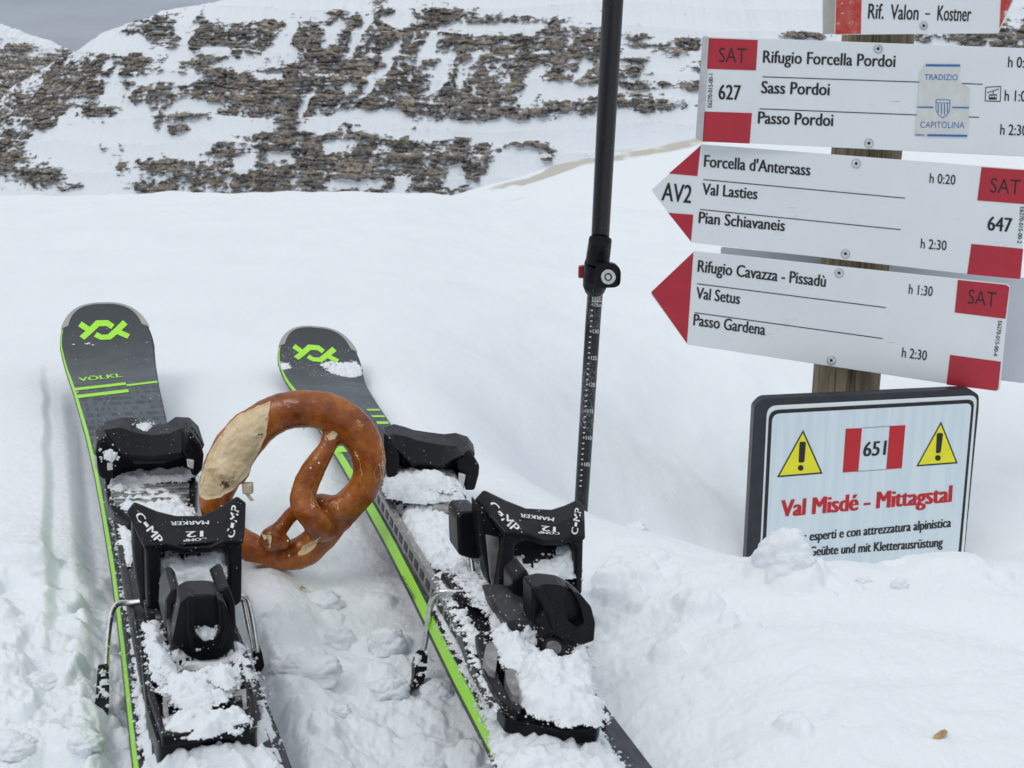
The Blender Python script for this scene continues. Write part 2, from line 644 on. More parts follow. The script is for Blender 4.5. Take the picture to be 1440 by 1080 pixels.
def mat_crust():
    m, nt, b = mat_new('pretzel_crust')
    n = noise(nt, 38, 7, .66)
    r = ramp(nt, n.outputs[0], [(.30, (.13, .028, .003)), (.48, (.27, .066, .006)), (.62, (.42, .130, .011)), (.76, (.56, .22, .03))])
    # thin pale stretch cracks
    n2 = noise(nt, 36, 5, .6, mapscale=(1, 1, .35))
    sb = N_(nt, 'ShaderNodeMath', operation='SUBTRACT')
    sb.inputs[1].default_value = .5
    nt.links.new(n2.outputs[0], sb.inputs[0])
    ab = N_(nt, 'ShaderNodeMath', operation='ABSOLUTE')
    nt.links.new(sb.outputs[0], ab.inputs[0])
    at = N_(nt, 'ShaderNodeAttribute', attribute_name='crack')
    th = N_(nt, 'ShaderNodeMath', operation='MULTIPLY')
    th.inputs[1].default_value = .005
    nt.links.new(at.outputs['Fac'], th.inputs[0])
    lt = N_(nt, 'ShaderNodeMath', operation='LESS_THAN')
    nt.links.new(ab.outputs[0], lt.inputs[0])
    nt.links.new(th.outputs[0], lt.inputs[1])
    mx = N_(nt, 'ShaderNodeMix', data_type='RGBA')
    mx.inputs[7].default_value = (.72, .5, .24, 1)
    nt.links.new(lt.outputs[0], mx.inputs[0])
    nt.links.new(r.outputs[0], mx.inputs[6])
    # the burst pale side and small tears
    pa = N_(nt, 'ShaderNodeAttribute', attribute_name='pale')
    n5 = noise(nt, 130, 5, .65)
    ad = N_(nt, 'ShaderNodeMath', operation='MULTIPLY_ADD')
    ad.inputs[1].default_value = .7
    nt.links.new(n5.outputs[0], ad.inputs[0])
    nt.links.new(pa.outputs['Fac'], ad.inputs[2])
    pm = ramp(nt, ad.outputs[0], [(.83, (0, 0, 0)), (.87, (1, 1, 1))])
    n3 = noise(nt, 55, 5, .65)
    pr = ramp(nt, n3.outputs[0], [(.30, (.40, .28, .13)), (.42, (.66, .50, .30)), (.62, (.76, .62, .41)), (.8, (.80, .72, .55))])
    n6 = noise(nt, 130, 4, .6, mapscale=(1, 1, .6))
    pk = ramp(nt, n6.outputs[0], [(.34, (.12, .10, .07)), (.39, (1, 1, 1))])
    pm2 = N_(nt, 'ShaderNodeMix', data_type='RGBA', blend_type='MULTIPLY')
    pm2.inputs[0].default_value = 1
    nt.links.new(pr.outputs[0], pm2.inputs[6])
    nt.links.new(pk.outputs[0], pm2.inputs[7])
    mx2 = N_(nt, 'ShaderNodeMix', data_type='RGBA')
    nt.links.new(pm.outputs[0], mx2.inputs[0])
    nt.links.new(mx.outputs[2], mx2.inputs[6])
    nt.links.new(pm2.outputs[2], mx2.inputs[7])
    nt.links.new(mx2.outputs[2], b.inputs['Base Color'])
    rr = ramp(nt, pm.outputs[0], [(0, (.30,) * 3), (1, (.8,) * 3)])
    nt.links.new(rr.outputs[0], b.inputs['Roughness'])
    b.inputs['Subsurface Weight'].default_value = .08
    b.inputs['Subsurface Radius'].default_value = (1, .4, .15)
    b.inputs['Subsurface Scale'].default_value = .004
    n7 = noise(nt, 300, 4)
    p = bump(nt, b, n7.outputs[0], .25, .0006)
    vo = N_(nt, 'ShaderNodeTexVoronoi', Scale=85.0)
    tcv = N_(nt, 'ShaderNodeTexCoord')
    nt.links.new(tcv.outputs['Object'], vo.inputs['Vector'])
    pit = ramp(nt, vo.outputs['Distance'], [(.10, (0, 0, 0)), (.17, (1, 1, 1)), (.24, (.7, .7, .7))])
    p = bump(nt, b, pit.outputs[0], .35, .0009, p)
    bump(nt, b, n3.outputs[0], .4, .0016, p)
    rv = ramp(nt, n.outputs[0], [(.3, (.18,) * 3), (.7, (.36,) * 3)])
    mr = N_(nt, 'ShaderNodeMix', data_type='RGBA')
    mr.inputs[7].default_value = (.85, .85, .85, 1)
    nt.links.new(pm.outputs[0], mr.inputs[0])
    nt.links.new(rv.outputs[0], mr.inputs[6])
    nt.links.new(mr.outputs[2], b.inputs['Roughness'])
    return m


M['crust'] = mat_crust()


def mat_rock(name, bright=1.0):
    m, nt, b = mat_new(name)
    at = N_(nt, 'ShaderNodeAttribute', attribute_name='rock')
    n = noise(nt, .8, 7, .78, mapscale=(.6, .6, 1.5))
    ad = N_(nt, 'ShaderNodeMath', operation='MULTIPLY_ADD')
    ad.inputs[1].default_value = 2.3
    nt.links.new(n.outputs[0], ad.inputs[0])
    nt.links.new(at.outputs['Fac'], ad.inputs[2])
    sca = N_(nt, 'ShaderNodeMath', operation='MULTIPLY')
    sca.inputs[1].default_value = .5
    nt.links.new(ad.outputs[0], sca.inputs[0])
    mk = ramp(nt, sca.outputs[0], [(.81, (0, 0, 0)), (.845, (1, 1, 1))])
    sc = N_(nt, 'ShaderNodeMath', operation='MULTIPLY')
    sc.inputs[1].default_value = 1.0
    n2 = noise(nt, .30, 7, .75, mapscale=(1, 1, 1.7))
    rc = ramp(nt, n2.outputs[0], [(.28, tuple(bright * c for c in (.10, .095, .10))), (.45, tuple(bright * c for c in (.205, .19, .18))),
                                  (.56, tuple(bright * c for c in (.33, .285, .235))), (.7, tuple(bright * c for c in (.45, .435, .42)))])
    n3 = noise(nt, .7, 6, .75, mapscale=(2.2, 2.2, .8))
    r3 = ramp(nt, n3.outputs[0], [(.3, (.38,) * 3), (.68, (1.35,) * 3)])
    ml = N_(nt, 'ShaderNodeMix', data_type='RGBA', blend_type='MULTIPLY')
    ml.inputs[0].default_value = 1
    nt.links.new(rc.outputs[0], ml.inputs[6])
    nt.links.new(r3.outputs[0], ml.inputs[7])
    n4 = noise(nt, .9, 5, .6, mapscale=(.10, .10, 1.0))
    r4 = ramp(nt, n4.outputs[0], [(.34, (.52,) * 3), (.5, (1, 1, 1)), (.66, (1.2, 1.14, 1.05))])
    n5 = noise(nt, .5, 5, .65, mapscale=(1, 1, .16))
    r5 = ramp(nt, n5.outputs[0], [(.36, (.55,) * 3), (.5, (1, 1, 1))])
    for q in (r4, r5):
        m2 = N_(nt, 'ShaderNodeMix', data_type='RGBA', blend_type='MULTIPLY')
        m2.inputs[0].default_value = 1
        nt.links.new(ml.outputs[2], m2.inputs[6])
        nt.links.new(q.outputs[0], m2.inputs[7])
        ml = m2
    mx = N_(nt, 'ShaderNodeMix', data_type='RGBA')
    mx.inputs[6].default_value = (.80, .845, .89, 1)
    nt.links.new(mk.outputs[0], mx.inputs[0])
    nt.links.new(ml.outputs[2], mx.inputs[7])
    nt.links.new(mx.outputs[2], b.inputs['Base Color'])
    b.inputs['Roughness'].default_value = .85
    b.inputs['Specular IOR Level'].default_value = .15
    bump(nt, b, n3.outputs[0], .6, .5)
    return m


M['cliff'] = mat_rock('cliff_rock_and_snow')


def set_attr(me, name, vals):
    a = me.attributes.new(name, 'FLOAT', 'POINT')
    a.data.foreach_set('value', np.asarray(vals, np.float32))

# ------------------------------------------------------------------ snow ground
SKI = {'L': (rot(.3477, -.0204, .0493), np.array([-.1648, .611, .0043])),
       'R': (rot(.264, -.0685, .1414), np.array([.0021, .6877, .0006]))}


def ski_xy(k, X, Y):
    R_, O_ = SKI[k]
    dx, dy = X - O_[0], Y - O_[1]
    w = dx * R_[0, 0] + dy * R_[1, 0]
    s = dx * R_[0, 1] + dy * R_[1, 1]
    return w, s


YS = [.0, .5, .9, 1.6, 2.5, 4.0, 6.2, 7.2, 9, 14, 30, 70, 150, 1500]
ZS = [.0, -.012, -.022, -.055, -.12, -.25, -.435, -.52, -.95, -3.2, -14, -45, -80, -90]


def lump_list():
    """broken snow: (px, py, radius, height, squareness)"""
    L = []
    r = random.Random(4)

    def region(poly, n, r0, r1, z=-.02):
        xs = [p[0] for p in poly]
        ys = [p[1] for p in poly]
        k = 0
        while k < n:
            x, y = r.uniform(min(xs), max(xs)), r.uniform(min(ys), max(ys))
            ins = False
            for i in range(len(poly)):
                (x1, y1), (x2, y2) = poly[i], poly[(i + 1) % len(poly)]
                if (y1 > y) != (y2 > y) and x < (x2 - x1) * (y - y1) / (y2 - y1) + x1:
                    ins = not ins
            if not ins:
                continue
            k += 1
            p = ground_pt(x, y, z)
            rad = r0 + (r1 - r0) * r.random() ** 2
            L.append((p[0], p[1], rad, rad * r.uniform(.25, .7), r.uniform(0, 6.28)))
    region([(-60, 790), (150, 780), (175, 1100), (-60, 1100)], 120, .006, .03)
    region([(60, 800), (150, 790), (180, 1100), (100, 1100)], 60, .004, .014)
    region([(375, 860), (560, 830), (640, 1000), (690, 1100), (400, 1100)], 80, .005, .02)
    region([(540, 760), (600, 830), (670, 1050), (560, 1000), (500, 860)], 40, .004, .014)
    region([(830, 760), (960, 780), (900, 900), (840, 930)], 22, .006, .022)
    region([(900, 800), (1440, 800), (1440, 1100), (900, 1100)], 14, .006, .02)
    for (x, y, r_, h_) in ((1100, 800, .040, .014), (1075, 803, .022, .012), (1140, 800, .02, .010), (1330, 790, .05, .008)):
        p = ground_pt(x, y, 0)
        L.append((p[0], p[1], r_, h_, 1.0))
    region([(400, 800), (560, 800), (560, 860), (350, 860)], 8, .004, .01)
    return L


def crest_y(X):
    return np.interp(X, [-.12, .0, .05, .10, .19, .30, .42, .8], [1.10, 1.03, .985, .94, .885, .875, .885, .93])


def ground_z(X, Y, fine=True):
    z = np.interp(Y, YS, ZS)
    # plateau rolls a little
    z = z + .018 * fbm(X * 1.3, Y * .9, 4, 3) * sst((Y - 1.1) / 1.2) * (1 + Y * .12)
    z = z + .05 * fbm(X * .35 + 4, Y * .25, 3, 9) * sst((Y - 5) / 2)
    z = z - .03 * sst((X + .55) / .8) * sst((Y - .9) / .9)
    # hollow round the signpost, behind a rounded lip
    yc = crest_y(X)
    t = sst((Y - yc) / (.62 + .5 * sst((.1 - X) / .3)))
    side = sst((X + .15 + .10 * (Y - 1.2)) / (.46 + .5 * sst((Y - 1.3) / 1.2)))
    back = 1 - .74 * sst((Y - 1.9) / 1.5) - .1 * sst((Y - 4) / 3)
    z = z - .34 * t * side * back * (1 + .12 * fbm(X * 2.3, Y * 2.1, 4, 21))
    z = z + .03 * sst(1 - np.abs((Y - 2.35 - .25 * np.sin(X * 3)) / .4)) * side
    # wind-drift ledges inside the hollow
    for (cx, cy, sx, sy, a) in ((.42, 1.95, .28, .13, .05), (.2, 1.72, .2, .08, -.035), (.95, 2.1, .3, .15, .06), (.62, 1.6, .2, .06, .03), (.05, 1.9, .16, .2, .02)):
        z = z + a * np.exp(-((X - cx) / sx) ** 2 - ((Y - cy) / sy) ** 2)
    # foreground bank on the right
    z = z + .022 * sst((X - .06) / .12) * sst((.97 - Y) / .12) * sst((Y - .45) / .2)
    z = z + .012 * fbm(X * 5, Y * 6, 4, 31) * sst((X - .03) / .1) * sst((1.2 - Y) / .3)
    z = z - .010 * np.exp(-((Y - .745 - .05 * np.sin(X * 9)) / .028) ** 2) * sst((X - .10) / .08)
    # troughs pressed by the skis
    w, s = ski_xy('L', X, Y)
    wall = .010 * sst((1.25 - s) / .3) * sst((s - .1) / .2)
    z = z + wall * sst((-w - .072 - .006 * fbm(X * 9, Y * 5, 3, 12)) / .010) * sst((.45 + w) / .3)
    z = z + .4 * wall * sst((w - .056) / .03) * sst((.16 - w) / .08)
    z = z - .016 * sst((.062 - np.abs(w)) / .02) * sst((1.05 - s) / .15)
    w, s = ski_xy('R', X, Y)
    R_, O_ = SKI['R']
    zski = O_[2] + R_[2, 1] * s + R_[2, 0] * w - .004
    near = sst((.085 - np.abs(w + .004)) / .05) * sst((1.16 - s) / .1)
    z = z * (1 - near) + np.minimum(z, zski - .006) * near
    z = z - .02 * sst((.075 - np.abs(w + .055)) / .05) * sst((.6 - s) / .2) * sst((s + .2) / .2)
    tip = sst((s - .35) / .4)
    blend = sst((.5 - np.abs(w)) / .42) * tip * sst((1.9 - s) / .7)
    z = z * (1 - blend) + np.minimum(z, O_[2] + R_[2, 1] * np.minimum(s, 1.1) - .006) * blend
    return z


def snow_detail(X, Y):
    """granular relief, stronger where the snow is broken up"""
    brk = sst((.86 - Y) / .12) * sst((-.10 - X) / .06)
    brk = np.maximum(brk, sst((.80 - Y) / .08) * sst((.06 - X) / .04) * .8)
    brk = np.maximum(brk, sst(1 - np.hypot((X - .10) / .10, (Y - .84) / .12)) * .9)
    d = .007 * billow(X * 22, Y * 22, 5, 51) * brk
    d = d + .0035 * (billow(X * 9, Y * 9, 3, 57) - .3) * sst((1.15 - Y) / .3)
    d = d + .0014 * fbm(X * 60, Y * 60, 4, 61) * sst((1.6 - Y) / .6)
    d = d + (.0009 + .0011 * brk) * (billow(X * 120, Y * 120, 3, 63) - .4) * sst((1.3 - Y) / .4)
    d = d + .004 * fbm(X * 7, Y * 2.6, 4, 71) * sst((Y - .9) / .5) * sst((9 - Y) / 3) * (1 + .25 * Y)
    d = d + .010 * np.maximum(0, fbm(X * 4.2, Y * 1.6, 4, 77) - .25) * sst((Y - 1.5) / 1)
    return d


NR, NC = 880, 900
yr = np.concatenate([.30 * (2.3 / .30) ** np.linspace(0, 1, 640), 2.3 * (9 / 2.3) ** np.linspace(0, 1, 171)[1:], 9 * (170) ** np.linspace(0, 1, 71)[1:]])
tt = np.concatenate([np.linspace(-1.6, -.5, 70)[:-1], np.linspace(-.5, .5, 762), np.linspace(.5, 1.6, 70)[1:]])
GYY, GTT = np.meshgrid(yr, tt, indexing='ij')
GXX = GTT * (GYY + .0)
GZ = ground_z(GXX, GYY) + snow_detail(GXX, GYY)
GZ0 = GZ.copy()
for (lx, ly, lr, lh, ph) in lump_list():
    i0, i1 = np.searchsorted(yr, ly - lr * 1.7), np.searchsorted(yr, ly + lr * 1.7)
    if i1 <= i0:
        continue
    j0, j1 = np.searchsorted(tt, (lx - lr * 1.7) / ly), np.searchsorted(tt, (lx + lr * 1.7) / ly)
    sub = (slice(i0, i1), slice(j0, j1))
    dx, dy = (GXX[sub] - lx) / lr, (GYY[sub] - ly) / lr
    an = np.arctan2(dy, dx)
    rr_ = np.hypot(dx, dy) * (1 + .16 * np.sin(2 * an + ph) + .1 * np.sin(3 * an + 2 * ph) + .25 * perlin(GXX[sub] * 60, GYY[sub] * 60, int(ph * 5)))
    GZ[sub] = np.maximum(GZ[sub], GZ0[sub] - .002 + lh * (sst((1.0 - rr_) / .5) * (1 + .25 * dx * math.cos(ph) + .25 * dy * math.sin(ph)) + .12 * fbm(GXX[sub] * 90, GYY[sub] * 90, 3, 8)) * (rr_ < 1.0))
V = np.stack([GXX, GYY, GZ], -1)


def ground_at(x, y):
    i = min(max(np.searchsorted(yr, y), 1), len(yr) - 1)
    j = min(max(np.searchsorted(tt, x / max(y, .01)), 1), len(tt) - 1)
    return float(GZ[i, j])


def ground_hit(px, py):
    """where the ray of a pixel first meets the snow"""
    r = ray(px, py)
    p = CO.copy()
    for k in range(3000):
        p = CO + r * (.3 + k * .003)
        if p[2] < ground_at(p[0], p[1]):
            break
    return p


g, _ = grid_obj('snow_ground', V, M['snow'])
g['kind'] = 'structure'

# ground behind and beside the camera, so that the snow goes on all round
V2 = []
ys = np.linspace(-60, .31, 40)
xs = np.linspace(-120, 120, 81)
YY2, XX2 = np.meshgrid(ys, xs, indexing='ij')
o, _ = grid_obj('snow_field', np.stack([XX2, YY2, -.06 - .02 * np.abs(XX2) ** .8 + .1 * fbm(XX2 * .1, YY2 * .1, 3, 2)], -1), M['snow'])
o['kind'] = 'structure'


# ------------------------------------------------------------------ mountains
def patches(PX, PY, plist, skew=0.0, wob=.55, fx=.022, fy=.05, seed=5):
    d = np.full(PX.shape, -9.0)
    wx = PX + 9 * fbm(PX * .05, PY * .06, 3, seed) + 12 * fbm(PX * .018, PY * .03, 3, seed + 6)
    wy = PY + 5 * fbm(PX * .06 + 9, PY * .08, 3, seed + 3)
    for (cx, cy, rx, ry) in plist:
        d = np.maximum(d, 1 - np.hypot((wx - cx + skew * (wy - cy) * (ry > rx * .8)) / rx, (wy - cy) / ry))
    return d


ROCKS = [(100, 110, 40, 20), (135, 150, 22, 22), (40, 150, 26, 22), (20, 195, 26, 10), (10, 225, 25, 16), (55, 245, 32, 14), (95, 108, 26, 14), (70, 140, 30, 20),
         (225, 40, 34, 14), (182, 88, 82, 9), (225, 92, 34, 10), (130, 120, 26, 22), (285, 48, 22, 26), (300, 86, 32, 12), (365, 42, 44, 12), (352, 64, 26, 10),
         (430, 60, 22, 28), (440, 110, 44, 44), (478, 90, 38, 38), (288, 122, 20, 16), (330, 132, 44, 24), (392, 152, 56, 27), (470, 138, 60, 22), (405, 130, 40, 25),
         (490, 36, 26, 16), (530, 50, 16, 34), (575, 52, 32, 22), (620, 30, 44, 15), (640, 56, 30, 22), (562, 88, 52, 13), (590, 118, 20, 18), (672, 95, 36, 22), (705, 82, 50, 18),
         (660, 138, 52, 22), (706, 112, 50, 12), (640, 160, 50, 11), (700, 130, 46, 16), (766, 62, 46, 11), (745, 42, 60, 6), (735, 84, 60, 14), (790, 100, 28, 18), (836, 66, 30, 22), (700, 158, 74, 8),
         (730, 60, 45, 10), (265, 163, 30, 7), (255, 183, 16, 7), (222, 130, 22, 16), (195, 135, 8, 10), (255, 128, 8, 9), (470, 176, 30, 5), (592, 180, 20, 4), (222, 168, 8, 8),
         (232, 233, 36, 10), (212, 262, 24, 10), (236, 260, 12, 8), (320, 212, 40, 11), (300, 246, 46, 22), (372, 198, 28, 18), (382, 246, 48, 26), (440, 228, 48, 30), (500, 232, 50, 20),
         (545, 205, 36, 17), (540, 232, 45, 22), (502, 266, 40, 10), (600, 214, 34, 18), (592, 246, 44, 20), (642, 205, 36, 9), (662, 230, 30, 16), (622, 262, 30, 10), (680, 226, 24, 12),
         (340, 262, 60, 12), (420, 268, 80, 10), (175, 205, 10, 10), (100, 222, 10, 8), (165, 230, 16, 10), (150, 205, 9, 6), (95, 262, 12, 5),
         (905, 62, 26, 4), (940, 70, 18, 8), (962, 62, 20, 7), (885, 84, 20, 3), (876, 140, 40, 8), (912, 146, 36, 8), (800, 150, 40, 8), (820, 110, 14, 8), (740, 205, 24, 10), (765, 215, 14, 9), (672, 240, 16, 14),
         (1130, 50, 26, 4), (1060, 140, 30, 10), (1410, 60, 40, 24), (1350, 50, 20, 8), (1300, 52, 14, 5), (1430, 80, 40, 14), (1480, 60, 50, 30), (1250, 250, 20, 7), (-40, 150, 50, 30), (-60, 230, 50, 20),
         (520, 108, 60, 40), (450, 190, 90, 8), (560, 150, 60, 8), (700, 60, 90, 14), (790, 72, 60, 12), (860, 100, 40, 8), (640, 30, 120, 6), (400, 90, 40, 14), (340, 100, 50, 12), (280, 60, 50, 8), (480, 250, 120, 20), (600, 225, 80, 22),
         (1000, 95, 26, 5), (980, 120, 30, 5), (905, 120, 40, 5), (870, 52, 36, 5), (160, 110, 30, 12), (80, 170, 40, 16)]
ROCKS = [(a, b, c * 1.06, d * 1.12) for a, b, c, d in ROCKS]


SNOWY = [(350, 90, 60, 9), (395, 78, 30, 14), (305, 72, 24, 9), (500, 55, 8, 30), (470, 45, 12, 20), (408, 48, 9, 26), (255, 70, 12, 40), (262, 30, 8, 20), (160, 130, 14, 20), (180, 190, 40, 30), (270, 200, 30, 26), (110, 200, 40, 36),
         (330, 176, 60, 12), (280, 150, 40, 8), (450, 175, 30, 14), (520, 165, 50, 12), (570, 180, 70, 9), (620, 100, 10, 30), (545, 85, 8, 30), (600, 70, 10, 24), (655, 100, 9, 30), (520, 120, 9, 20),
         (640, 180, 70, 10), (720, 185, 60, 14), (700, 240, 20, 34), (735, 225, 26, 22), (390, 222, 22, 10), (345, 230, 14, 14), (500, 258, 40, 7), (566, 258, 14, 14), (470, 205, 20, 9), (610, 190, 30, 8), (640, 246, 12, 20),
         (160, 110, 30, 5), (230, 110, 60, 6), (745, 125, 12, 30), (790, 125, 20, 12), (820, 95, 9, 20), (690, 40, 80, 9), (560, 28, 30, 8), (340, 20, 60, 9), (195, 60, 16, 12), (150, 90, 10, 10), (60, 200, 24, 14), (85, 180, 14, 26), (150, 235, 14, 30),
         (430, 145, 6, 20), (380, 105, 26, 6), (490, 125, 10, 8)]


def mountain_block(name, px0, px1, D0, D1, zb, crest, nx, ny, relief, rocks, seed, matname, rich=True):
    """a real slope between distance D0 (foot) and D1 (crest); crest given by the skyline pixels"""
    xpx = np.linspace(px0, px1, nx)
    cy = np.interp(xpx, [c[0] for c in crest], [c[1] for c in crest])
    X = (xpx - 720) / FPX * D1 * 1.03
    elev = -(PITCH) + np.arctan((540 - cy) / FPX)
    zc = CAMH + D1 * np.tan(elev) + relief * (.55 * fbm(X * .12, X * 0 + 3, 4, seed) + .2 * fbm(X * .7, X * 0 + 1, 3, seed))
    t = np.linspace(0, 1, ny) ** 1.0
    tt2 = np.concatenate([t, [1.06, 1.3]])
    T, XX = np.meshgrid(tt2, X, indexing='ij')
    ZC = np.broadcast_to(zc, T.shape)
    Tc = np.clip(T, 0, 1)
    Z = zb + (ZC - zb) * (1 - (1 - Tc) ** 1.35) - np.maximum(0, T - 1) * 60
    Y = D0 + (D1 - D0) * T
    # strata steps, gullies
    warp = fbm(XX * .02, Z * .03, 4, seed) * 8
    strat = ((Z + warp * .35) / 4.2) % 1.0
    gul = fbm(XX * .035, Z * .012, 4, seed + 8)
    Y = Y - relief * .9 * (strat ** 2) * sst((1 - T) / .06) + relief * 2.2 * gul * sst((1.0 - T) / .1)
    PX, PY = project(XX, Y, Z)
    m = patches(PX, PY, rocks, seed=seed)
    n = fbm(XX * .22, (Z + warp * .3) * .62, 5, seed + 20)
    n2 = fbm(XX * .9, (Z + warp * .3) * 2.2, 4, seed + 30)
    band = np.sin((Z + warp * .5) * 3.0 + 2 * fbm(XX * .05, Z * .1, 3, seed + 3))
    zw = Z + warp * .3 + .5 * fbm(XX * .12, Z * .3, 3, seed + 41)
    n3 = fbm(XX * 1.5, zw * 3.6, 4, seed + 50)
    vert = fbm(XX * .30, Z * .07, 4, seed + 60)                       # gullies and buttresses
    fr = (zw / 1.1 + 1.3 * fbm(XX * .07, Z * .22, 4, seed + 44)) % 1.0
    ledge = sst((fr - .62) / .12) * sst((1.0 - fr) / .06) * sst((fbm(XX * .16, zw * .9, 3, seed + 47) + .22) / .3)
    speck = sst((fbm(XX * .75, zw * 1.25, 4, seed + 71) - .06) / .22)
    hole = patches(PX, PY, SNOWY, skew=.55, seed=seed + 2) if rich else np.full(PX.shape, -9.0)
    rock = np.clip(m * 1.30 + .27, -.88, .68) + .72 * n + .62 * n2 + .42 * n3 - .62 * ledge - .68 * speck + .66 * vert - 1.15 * sst(hole * 1.5 + .48)
    val = np.clip(.5 + .5 * rock, 0, 1)
    rel = sst((val - .45) / .3)
    Y = Y - relief * .62 * rel * (1 + .9 * vert + .35 * n + .6 * n3 + .22 * (1 - fr) * sst(m + .3)) * sst((1.02 - T) / .03)
    Z = Z + .1 * relief * rel * n2
    o, used = grid_obj(name, np.stack([XX, Y, Z], -1), M[matname])
    set_attr(o.data, 'rock', val.ravel()[used])
    o['kind'] = 'structure'
    return o


mountain_block('rocky_mountain', -420, 1900, 190, 285, -75,
               [(-400, 330), (-60, 235), (0, 192), (30, 160), (60, 120), (95, 97), (120, 84), (150, 68), (180, 48), (220, 31), (260, 17), (330, 2), (420, -22), (700, -40), (1100, -50), (1500, -60), (1900, -80)],
               1700, 560, 1.5, ROCKS, 11, 'cliff')
M['cliff_sun'] = mat_rock('sunlit_cliff_rock_and_snow', 1.35)  # sunlight painted in: same cliff rock, its colours lightened for the far peak
PEAK = [(-100, 150, 80, 50), (-250, 120, 90, 50), (-400, 140, 90, 60), (-180, 50, 70, 20), (-330, 30, 60, 16), (20, 88, 40, 12), (60, 110, 50, 18), (0, 115, 40, 30), (100, 84, 22, 14), (30, 68, 30, 6), (70, 84, 30, 8), (10, 120, 40, 20), (60, 130, 40, 10), (20, 140, 50, 16), (85, 118, 26, 8), (105, 78, 14, 10), (100, 95, 20, 7), (5, 90, 26, 12), (-40, 110, 60, 40), (50, 100, 10, 12), (30, 170, 70, 30), (70, 105, 8, 14)]
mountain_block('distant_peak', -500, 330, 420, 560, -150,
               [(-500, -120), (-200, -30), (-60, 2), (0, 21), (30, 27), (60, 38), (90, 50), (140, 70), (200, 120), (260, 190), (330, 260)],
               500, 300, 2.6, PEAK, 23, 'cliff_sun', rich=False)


# open snow slope rising to the right beyond the ridge, with a strip of bare earth on its edge
def far_slope():
    crest = [(380, 330), (480, 300), (560, 288), (610, 283), (680, 262), (740, 245), (790, 230), (850, 216), (910, 207), (985, 190), (1100, 176), (1300, 165), (1600, 150), (2100, 120)]
    nx, ny = 700, 160
    D0, D1 = 22, 60
    xp = np.linspace(380, 2100, nx)
    cy = np.interp(xp, *zip(*crest)) + 3 * fbm(xp * .02, xp * 0, 4, 3)
    X = (xp - 720) / FPX * D1 * 1.02
    zc = CAMH + D1 * np.tan(-PITCH + np.arctan((540 - cy) / FPX))
    tt3 = np.concatenate([np.linspace(0, 1, ny), [1.1, 1.6]])
    T, XX = np.meshgrid(tt3, X, indexing='ij')
    Tc = np.clip(T, 0, 1)
    Z = -14 + (zc[None, :] + 14) * (1 - (1 - Tc) ** 1.25) - np.maximum(0, T - 1) * 22
    Y = D0 + (D1 - D0) * T
    Z = Z + .5 * fbm(XX * .12, Y * .1, 4, 44) * sst((1 - T) / .2)
    PX, PY = project(XX, Y, Z)
    cyy = np.interp(PX, *zip(*crest))
    below = PY - cyy + 6 * fbm(PX * .02, PY * .05, 4, 91)
    v = np.exp(-((below - 7) / 7) ** 2) * sst((PX - 640) / 80) * 1.0 + .75 * np.exp(-((PY - (272 - (PX - 700) * .38)) / 5) ** 2) * sst((PX - 720) / 30) * sst((830 - PX) / 40)
    v = v + .8 * np.exp(-((PY - (300 - (PX - 600) * .16)) / 4) ** 2) * sst((780 - PX) / 60)
    v = v * (.75 + .5 * fbm(PX * .03, PY * .1, 4, 15))
    o, used = grid_obj('snow_slope', np.stack([XX, Y, Z], -1), M['slope'])
    set_attr(o.data, 'earth', np.clip(v, 0, 1).ravel()[used])
    o['kind'] = 'structure'


def mat_slope():
    m, nt, b = mat_new('snow_slope_with_bare_earth')
    at = N_(nt, 'ShaderNodeAttribute', attribute_name='earth')
    n = noise(nt, .9, 5, .7)
    ad = N_(nt, 'ShaderNodeMath', operation='MULTIPLY_ADD')
    ad.inputs[1].default_value = .5
    nt.links.new(n.outputs[0], ad.inputs[0])
    nt.links.new(at.outputs['Fac'], ad.inputs[2])
    mk = ramp(nt, ad.outputs[0], [(.66, (0, 0, 0)), (.95, (.75,) * 3)])
    mx = N_(nt, 'ShaderNodeMix', data_type='RGBA')
    mx.inputs[6].default_value = (.80, .84, .875, 1)
    mx.inputs[7].default_value = (.42, .37, .29, 1)
    nt.links.new(mk.outputs[0], mx.inputs[0])
    nt.links.new(mx.outputs[2], b.inputs['Base Color'])
    b.inputs['Roughness'].default_value = .8
    bump(nt, b, n.outputs[0], .3, .2)
    return m


M['slope'] = mat_slope()
far_slope()

# ------------------------------------------------------------------ signs on the post
from mathutils.bvhtree import BVHTree


def bvh_of(o):
    dg = bpy.context.evaluated_depsgraph_get()
    dg.update()
    e = o.evaluated_get(dg)
    me = e.to_mesh()
    mw = Matrix.Translation(wloc(o))
    t = BVHTree.FromPolygons([mw @ v.co for v in me.vertices], [list(p.vertices) for p in me.polygons])
    e.to_mesh_clear()
    return t


def on_bvh(tree, off=.0005, fallback=None):
    def f(x, y):
        r = ray(x, y)
        r = Vector(r / np.linalg.norm(r))
        loc, n, i, d = tree.ray_cast(Vector(CO), r)
        if loc is None:
            loc, n, i, d2 = tree.find_nearest(Vector(fallback(x, y))) if fallback else (Vector(CO) + r, None, 0, 0)
        return np.array(loc - r * off)
    return f


def vplane(px, py, Y, yaw=0.0, lean=0.0):
    """a plane standing in the scene: passes the ray of a pixel at distance Y, turned by yaw, leaning back by lean"""
    N = np.array([math.sin(yaw), -math.cos(yaw), math.sin(lean)])
    N = N / np.linalg.norm(N)
    return on_plane(px, py, (0, Y, 0), (0, 1, 0)), N


FONT_CACHE = {}


